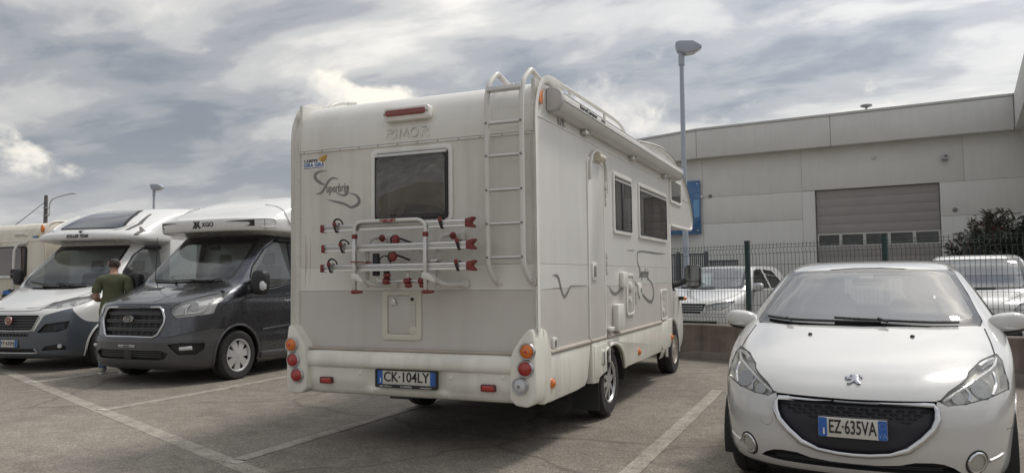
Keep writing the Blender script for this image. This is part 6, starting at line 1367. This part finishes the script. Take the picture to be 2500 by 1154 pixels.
VR = [(.20, .15, .7, 3, .76, 3.80), (.28, .03, .72, 3, .82, 3.84), (.5, 0, .75, 3, .84, 3.86), (.72, .03, .8, 3, .845, 3.86), (.84, .10, .85, 2.9, .845, 3.86), (.93, .28, 1.0, 2.9, .845, 3.86), (1.0, .52, 1.1, 3.2, .84, 3.86), (1.05, .68, 1.12, 3.8, .835, 3.86), (1.12, .78, 1.2, 4, .82, 3.86), (1.35, 1.02, 1.45, 4, .775, 3.85), (1.56, 1.26, 1.72, 4, .72, 3.82), (1.63, 1.40, 1.9, 3.6, .69, 3.78), (1.68, 1.62, 2.1, 3.2, .63, 3.7), (1.70, 1.95, 2.4, 2.8, .5, 3.6)]
p = atz(2392, 735, 12.4)
van, vbx = yard_car('small_van', VR, 3.86, (p.x, p.y, YZ-.06), R(-7), 'white small van behind the fence at the right edge',
    [(-.62, 1.13), (0, 1.11), (.62, 1.13), (.67, 1.17), (.62, 1.53), (.58, 1.575), (-.58, 1.575), (-.62, 1.53), (-.67, 1.17)], [(-.68, 1.095), (0, 1.07), (.68, 1.095), (.735, 1.15), (.685, 1.54), (.64, 1.61), (-.64, 1.61), (-.685, 1.54), (-.735, 1.15)],
    [(.48, .66), (.46, .76), (.56, .86), (.70, .90), (.76, .82), (.70, .70), (.60, .65)], [(-.38, .70), (-.36, .58), (.36, .58), (.38, .70)],
    [[(1.02, 1.12), (1.20, 1.35), (1.42, 1.54), (1.95, 1.57), (1.95, 1.10)]],
    dict(door=[(.98, 1.08), (.96, .7), (1.05, .4)], low=[(-.55, .46), (-.57, .34), (.57, .34), (.55, .46)], bonnet=[(.30, .86), (.45, .93), (.60, 1.0), (.68, 1.07)], wip=[(-.6, 1.13), (-.2, 1.10), (.25, 1.10)], mir=(.93, 1.05, 1.22), mirmat=M['black'], hw=.84, dash=(.95, 1.08)), [(.72, .30, .30), (3.2, .30, .30)], M['carwhite'])

# ------------------------------------------------------------------ person in a green shirt, back to the camera
def person(loc, rz):
    J = {'pelvis': (0, 0, .96, .15, .115), 'waist': (0, .0, 1.10, .150, .11), 'chest': (0, -.015, 1.30, .165, .12), 'upper': (0, -.015, 1.415, .13, .085), 'neck0': (0, -.005, 1.485, .062, .062), 'neck1': (0, .015, 1.545, .056, .060),
         'jaw': (0, .035, 1.605, .066, .082), 'head': (0, .03, 1.675, .076, .094), 'crown': (0, .02, 1.735, .052, .066)}
    E_ = [('pelvis', 'waist'), ('waist', 'chest'), ('chest', 'upper'), ('upper', 'neck0'), ('neck0', 'neck1'), ('neck1', 'jaw'), ('jaw', 'head'), ('head', 'crown')]
    for s, n in ((-1, 'L'), (1, 'R')):
        J.update({n+'sh': (s*.185, -.02, 1.41, .068, .062), n+'ua': (s*.218, -.04, 1.28, .052, .052), n+'el': (s*.245, -.05, 1.135, .044, .044), n+'fa': (s*.215, .07, 1.11, .040, .042), n+'wr': (s*.17, .20, 1.115, .029, .026), n+'pa': (s*.135, .265, 1.13, .034, .020)})
        E_ += [('upper', n+'sh'), (n+'sh', n+'ua'), (n+'ua', n+'el'), (n+'el', n+'fa'), (n+'fa', n+'wr'), (n+'wr', n+'pa')]
        for k, (dx, dz, ln) in enumerate(((-.030, .006, .07), (-.010, .012, .08), (.010, .012, .075), (.028, .006, .058))):
            a, b = n+'f%d' % k, n+'g%d' % k
            J[a] = (s*(.135-.02)+dx*.6, .30, 1.13+dz, .010, .010); J[b] = (s*(.105)+dx*.7, .30+ln*.5, 1.115+dz, .008, .008); E_ += [(n+'pa', a), (a, b)]
        J[n+'t0'] = (s*.105, .255, 1.155, .012, .012); J[n+'t1'] = (s*.08, .29, 1.165, .009, .009); E_ += [(n+'wr', n+'t0'), (n+'t0', n+'t1')]
        J.update({n+'hip': (s*.095, 0, .88, .10, .105), n+'th': (s*.105, .01, .70, .082, .088), n+'kn': (s*.11, .015, .49, .058, .062), n+'ca': (s*.118, -.015, .34, .055, .06), n+'an': (s*.125, -.02, .10, .040, .045), n+'ft': (s*.135, .07, .05, .040, .035), n+'to': (s*.145, .16, .035, .036, .024)})
        E_ += [('pelvis', n+'hip'), (n+'hip', n+'th'), (n+'th', n+'kn'), (n+'kn', n+'ca'), (n+'ca', n+'an'), (n+'an', n+'ft'), (n+'ft', n+'to')]
    names = list(J); me = bpy.data.meshes.new('skeleton'); me.from_pydata([J[n][:3] for n in names], [(names.index(a), names.index(b)) for a, b in E_], [])
    tmp = bpy.data.objects.new('skeleton', me); COL.objects.link(tmp)
    md = tmp.modifiers.new('Skin', 'SKIN'); sv = me.skin_vertices[0].data
    for i, n in enumerate(names): sv[i].radius = J[n][3:]; sv[i].use_root = (n == 'pelvis')
    sb = tmp.modifiers.new('Sub', 'SUBSURF'); sb.levels = 2; sb.render_levels = 2
    dg = bpy.context.evaluated_depsgraph_get(); bm0 = bpy.data.meshes.new_from_object(tmp.evaluated_get(dg)); bpy.data.objects.remove(tmp)
    root = empty('person', loc, (0, 0, rz)); tag(root, 'person in olive green T-shirt and jeans, back turned, standing between two motorhomes', 'person')
    M['skin'] = pbr('skin', (.44, .25, .18), .55, var=.08)
    bm0.polygons.foreach_set('use_smooth', [True]*len(bm0.polygons))
    link('body', bm0, M['skin'], root)
    def cloth(name, test, off, mat, wr=0.0):
        bm = bmesh.new(); bm.from_mesh(bm0); bm.normal_update()
        kill = [f for f in bm.faces if not test(f.calc_center_median())]; bmesh.ops.delete(bm, geom=kill, context='FACES'); bm.normal_update()
        for v in bm.verts:
            c = v.co
            v.co = c+v.normal*(off+wr*(math.sin(c.z*38+c.x*14)+math.sin(c.z*21-c.x*30+c.y*16)))
        ed = [e for e in bm.edges if len(e.link_faces) == 1]; ex = bmesh.ops.extrude_edge_only(bm, edges=ed); bm.normal_update()
        for v in ex['geom']:
            if isinstance(v, bmesh.types.BMVert): v.co -= v.normal*off*.9
        m_ = bpy.data.meshes.new(name); bm.to_mesh(m_); bm.free(); m_.polygons.foreach_set('use_smooth', [True]*len(m_.polygons)); return link(name, m_, mat, root)
    M['olive'] = pbr('olive_cotton', (.105, .112, .062), .9, var=.14, vscale=9, bump=.3, bscale=300); M['denim'] = pbr('blue_denim', (.12, .16, .22), .85, var=.2, vscale=14, bump=.3, bscale=300)
    cloth('t_shirt', lambda c: .90 < c.z < 1.485 and not (abs(c.x) > .17 and (c.z < 1.235 or c.y > .10)) and not (c.y > .10 and abs(c.x) > .09 and c.z < 1.25), .020, M['olive'], .0035)
    cloth('jeans', lambda c: .085 < c.z < 1.02 and abs(c.x) < .24 and not (c.y > .14), .014, M['denim'], .002)
    cloth('hair', lambda c: c.z > 1.615 and (c.y < .075 or c.z > 1.735) and (c.z > 1.655 or c.y < .02), .010, pbr('grey_brown_hair', (.055, .045, .040), .8, var=.3, vscale=60))
    M['shoe'] = pbr('beige_shoe', (.42, .38, .32), .7, var=.08)
    for s in (-1, 1):
        sh = MB().ellip((s*.137, .055, .052), (.050, .145, .050), 18, 10, power=.7).build('shoe', M['shoe'], root, ang=80)
        MB().prism([(s*.137+.052*math.cos(R(a)), .055+.150*math.sin(R(a))) for a in range(0, 360, 18)], 'z', .0, .026).build('sole', M['whitepaint'], sh, .006)
        MB().ellip((s*.080, .02, 1.655), (.012, .024, .034), 10, 8).build('ear', M['skin'], root)
        MB().ellip((s*.030, .118, 1.672), (.011, .008, .008), 10, 6).build('eye', M['whitepaint'], root)
    MB().prism([(.115, 1.672), (.148, 1.632), (.118, 1.626)], 'x', -.014, .014).build('nose', M['skin'], root, .006)
    MB().ellip((0, .112, 1.604), (.026, .008, .008), 12, 6).build('mouth', pbr('lips', (.32, .12, .10), .5), root)
    return root
person((-10.22, 8.36, gz(8.36)), R(42))
box_p = None

# ------------------------------------------------------------------ oleander and conifer beside the building
M['leaf'] = pbr('oleander_leaf', (.075, .075, .055), .5, var=.35, vscale=2.5)
M['leaf2'] = pbr('conifer_needles', (.022, .030, .018), .7, var=.4, vscale=3)
M['bark'] = pbr('bark', (.11, .09, .07), .9, var=.2)
M['bloom'] = pbr('red_bloom', (.42, .075, .055), .7, var=.25, vscale=20)
p = atz(2445, 690, 20.5); ol = empty('oleander_bush', (p.x, p.y, YZ)); tag(ol, 'dark oleander bush with red flowers right of the sectional door', 'bush')
rnd = random.Random(11)
lv = MB(); tw = MB(); heads = []
for k in range(400):
    a = rnd.uniform(0, 2*math.pi); sp = rnd.random()**.6; hgt = (2.85-1.0*sp*sp)*rnd.uniform(.45, 1.08)
    base = Vector((.25*math.cos(a)*rnd.random(), .2*math.sin(a)*rnd.random(), 0)); tip = Vector((1.25*sp*math.cos(a), .9*sp*math.sin(a), hgt))
    mid = base.lerp(tip, .5)+Vector((-.15*math.cos(a)*sp, -.15*math.sin(a)*sp, .12))
    P = catmull([base, mid, tip], 5)
    if k < 120: tw.tube(P, [.016-.011*i/(len(P)-1) for i in range(len(P))], 4)
    d = (P[-1]-P[-3]).normalized()
    n = rnd.randint(16, 26)
    for j in range(n):
        t = rnd.random()**1.3*.62; c = tip-d*t*.9+Vector((rnd.uniform(-.03, .03), rnd.uniform(-.03, .03), 0)); aa = rnd.uniform(0, 6.28)
        o_ = d.orthogonal().normalized(); q = (Matrix.Rotation(aa, 3, d) @ o_); dirn = (q*rnd.uniform(.5, 1.0)+d*rnd.uniform(.3, 1.0)).normalized(); L = rnd.uniform(.15, .27); w = L*.105
        sd = dirn.cross(q.cross(dirn)+Vector((.01, 0, .01))).normalized()
        sd = dirn.cross(Vector((rnd.uniform(-1, 1), rnd.uniform(-1, 1), rnd.uniform(-1, 1)))).normalized()
        m_ = c+dirn*L*.5+Vector((0, 0, -.008)); e = c+dirn*L+Vector((0, 0, -L*.12))
        lv.add([c, m_+sd*w, e, m_-sd*w], [(0, 1, 2, 3)])
    heads.append((tip, sp, a))
lo = lv.build('foliage', M['leaf'], ol, smooth=False, recalc=False); lo['kind'] = 'stuff'
tw.build('stems', M['bark'], ol)
fl = [h for h in heads if h[0].z > 1.5 and math.sin(h[2]) < .3]
rnd.shuffle(fl)
for tip, sp, a in fl[:20]:
    mb = MB()
    for j in range(9):
        c = tip+Vector((rnd.gauss(0, .05), rnd.gauss(0, .05), rnd.gauss(.03, .035)))
        for i in range(5):
            t = i*1.2566+rnd.random(); u_ = Vector((math.cos(t), math.sin(t)*.8, .25)); v_ = Vector((-math.sin(t), math.cos(t), 0))
            mb.add([c, c+u_*.022+v_*.013, c+u_*.042, c+u_*.022-v_*.013], [(0, 1, 2, 3)])
    mb.build('flower_head', M['bloom'], ol, smooth=False, recalc=False)
p = atz(2560, 690, 19.5); cn = empty('conifer_hedge', (p.x, p.y, YZ)); tag(cn, 'dark clipped conifer cut off at the right edge behind the van', 'bush')
cv_ = MB(); rnd = random.Random(5)
for k in range(9000):
    z = rnd.random()**.8*2.9; rr_ = (1.0*(1-(z/3.1)**2.2)+.12)*(.55+.5*rnd.random()**.5)*(1+.12*math.sin(z*9+k % 7)); a = rnd.uniform(0, 6.283)
    c = Vector((rr_*math.cos(a), rr_*math.sin(a)*.9, z)); dirn = (Vector((math.cos(a), math.sin(a), 1.1))+Vector((rnd.gauss(0, .5), rnd.gauss(0, .5), rnd.gauss(0, .4)))).normalized(); L = rnd.uniform(.06, .16); sd = dirn.cross(Vector((rnd.uniform(-1, 1), rnd.uniform(-1, 1), rnd.uniform(-1, 1)))).normalized()*L*.16
    cv_.add([c, c+dirn*L*.5+sd, c+dirn*L, c+dirn*L*.5-sd], [(0, 1, 2, 3)])
lo = cv_.build('foliage', M['leaf2'], cn, smooth=False, recalc=False); lo['kind'] = 'stuff'
MB().tube([(0, 0, 0), (0, 0, 2.6)], [.08, .02], 8).build('trunk', M['bark'], cn)
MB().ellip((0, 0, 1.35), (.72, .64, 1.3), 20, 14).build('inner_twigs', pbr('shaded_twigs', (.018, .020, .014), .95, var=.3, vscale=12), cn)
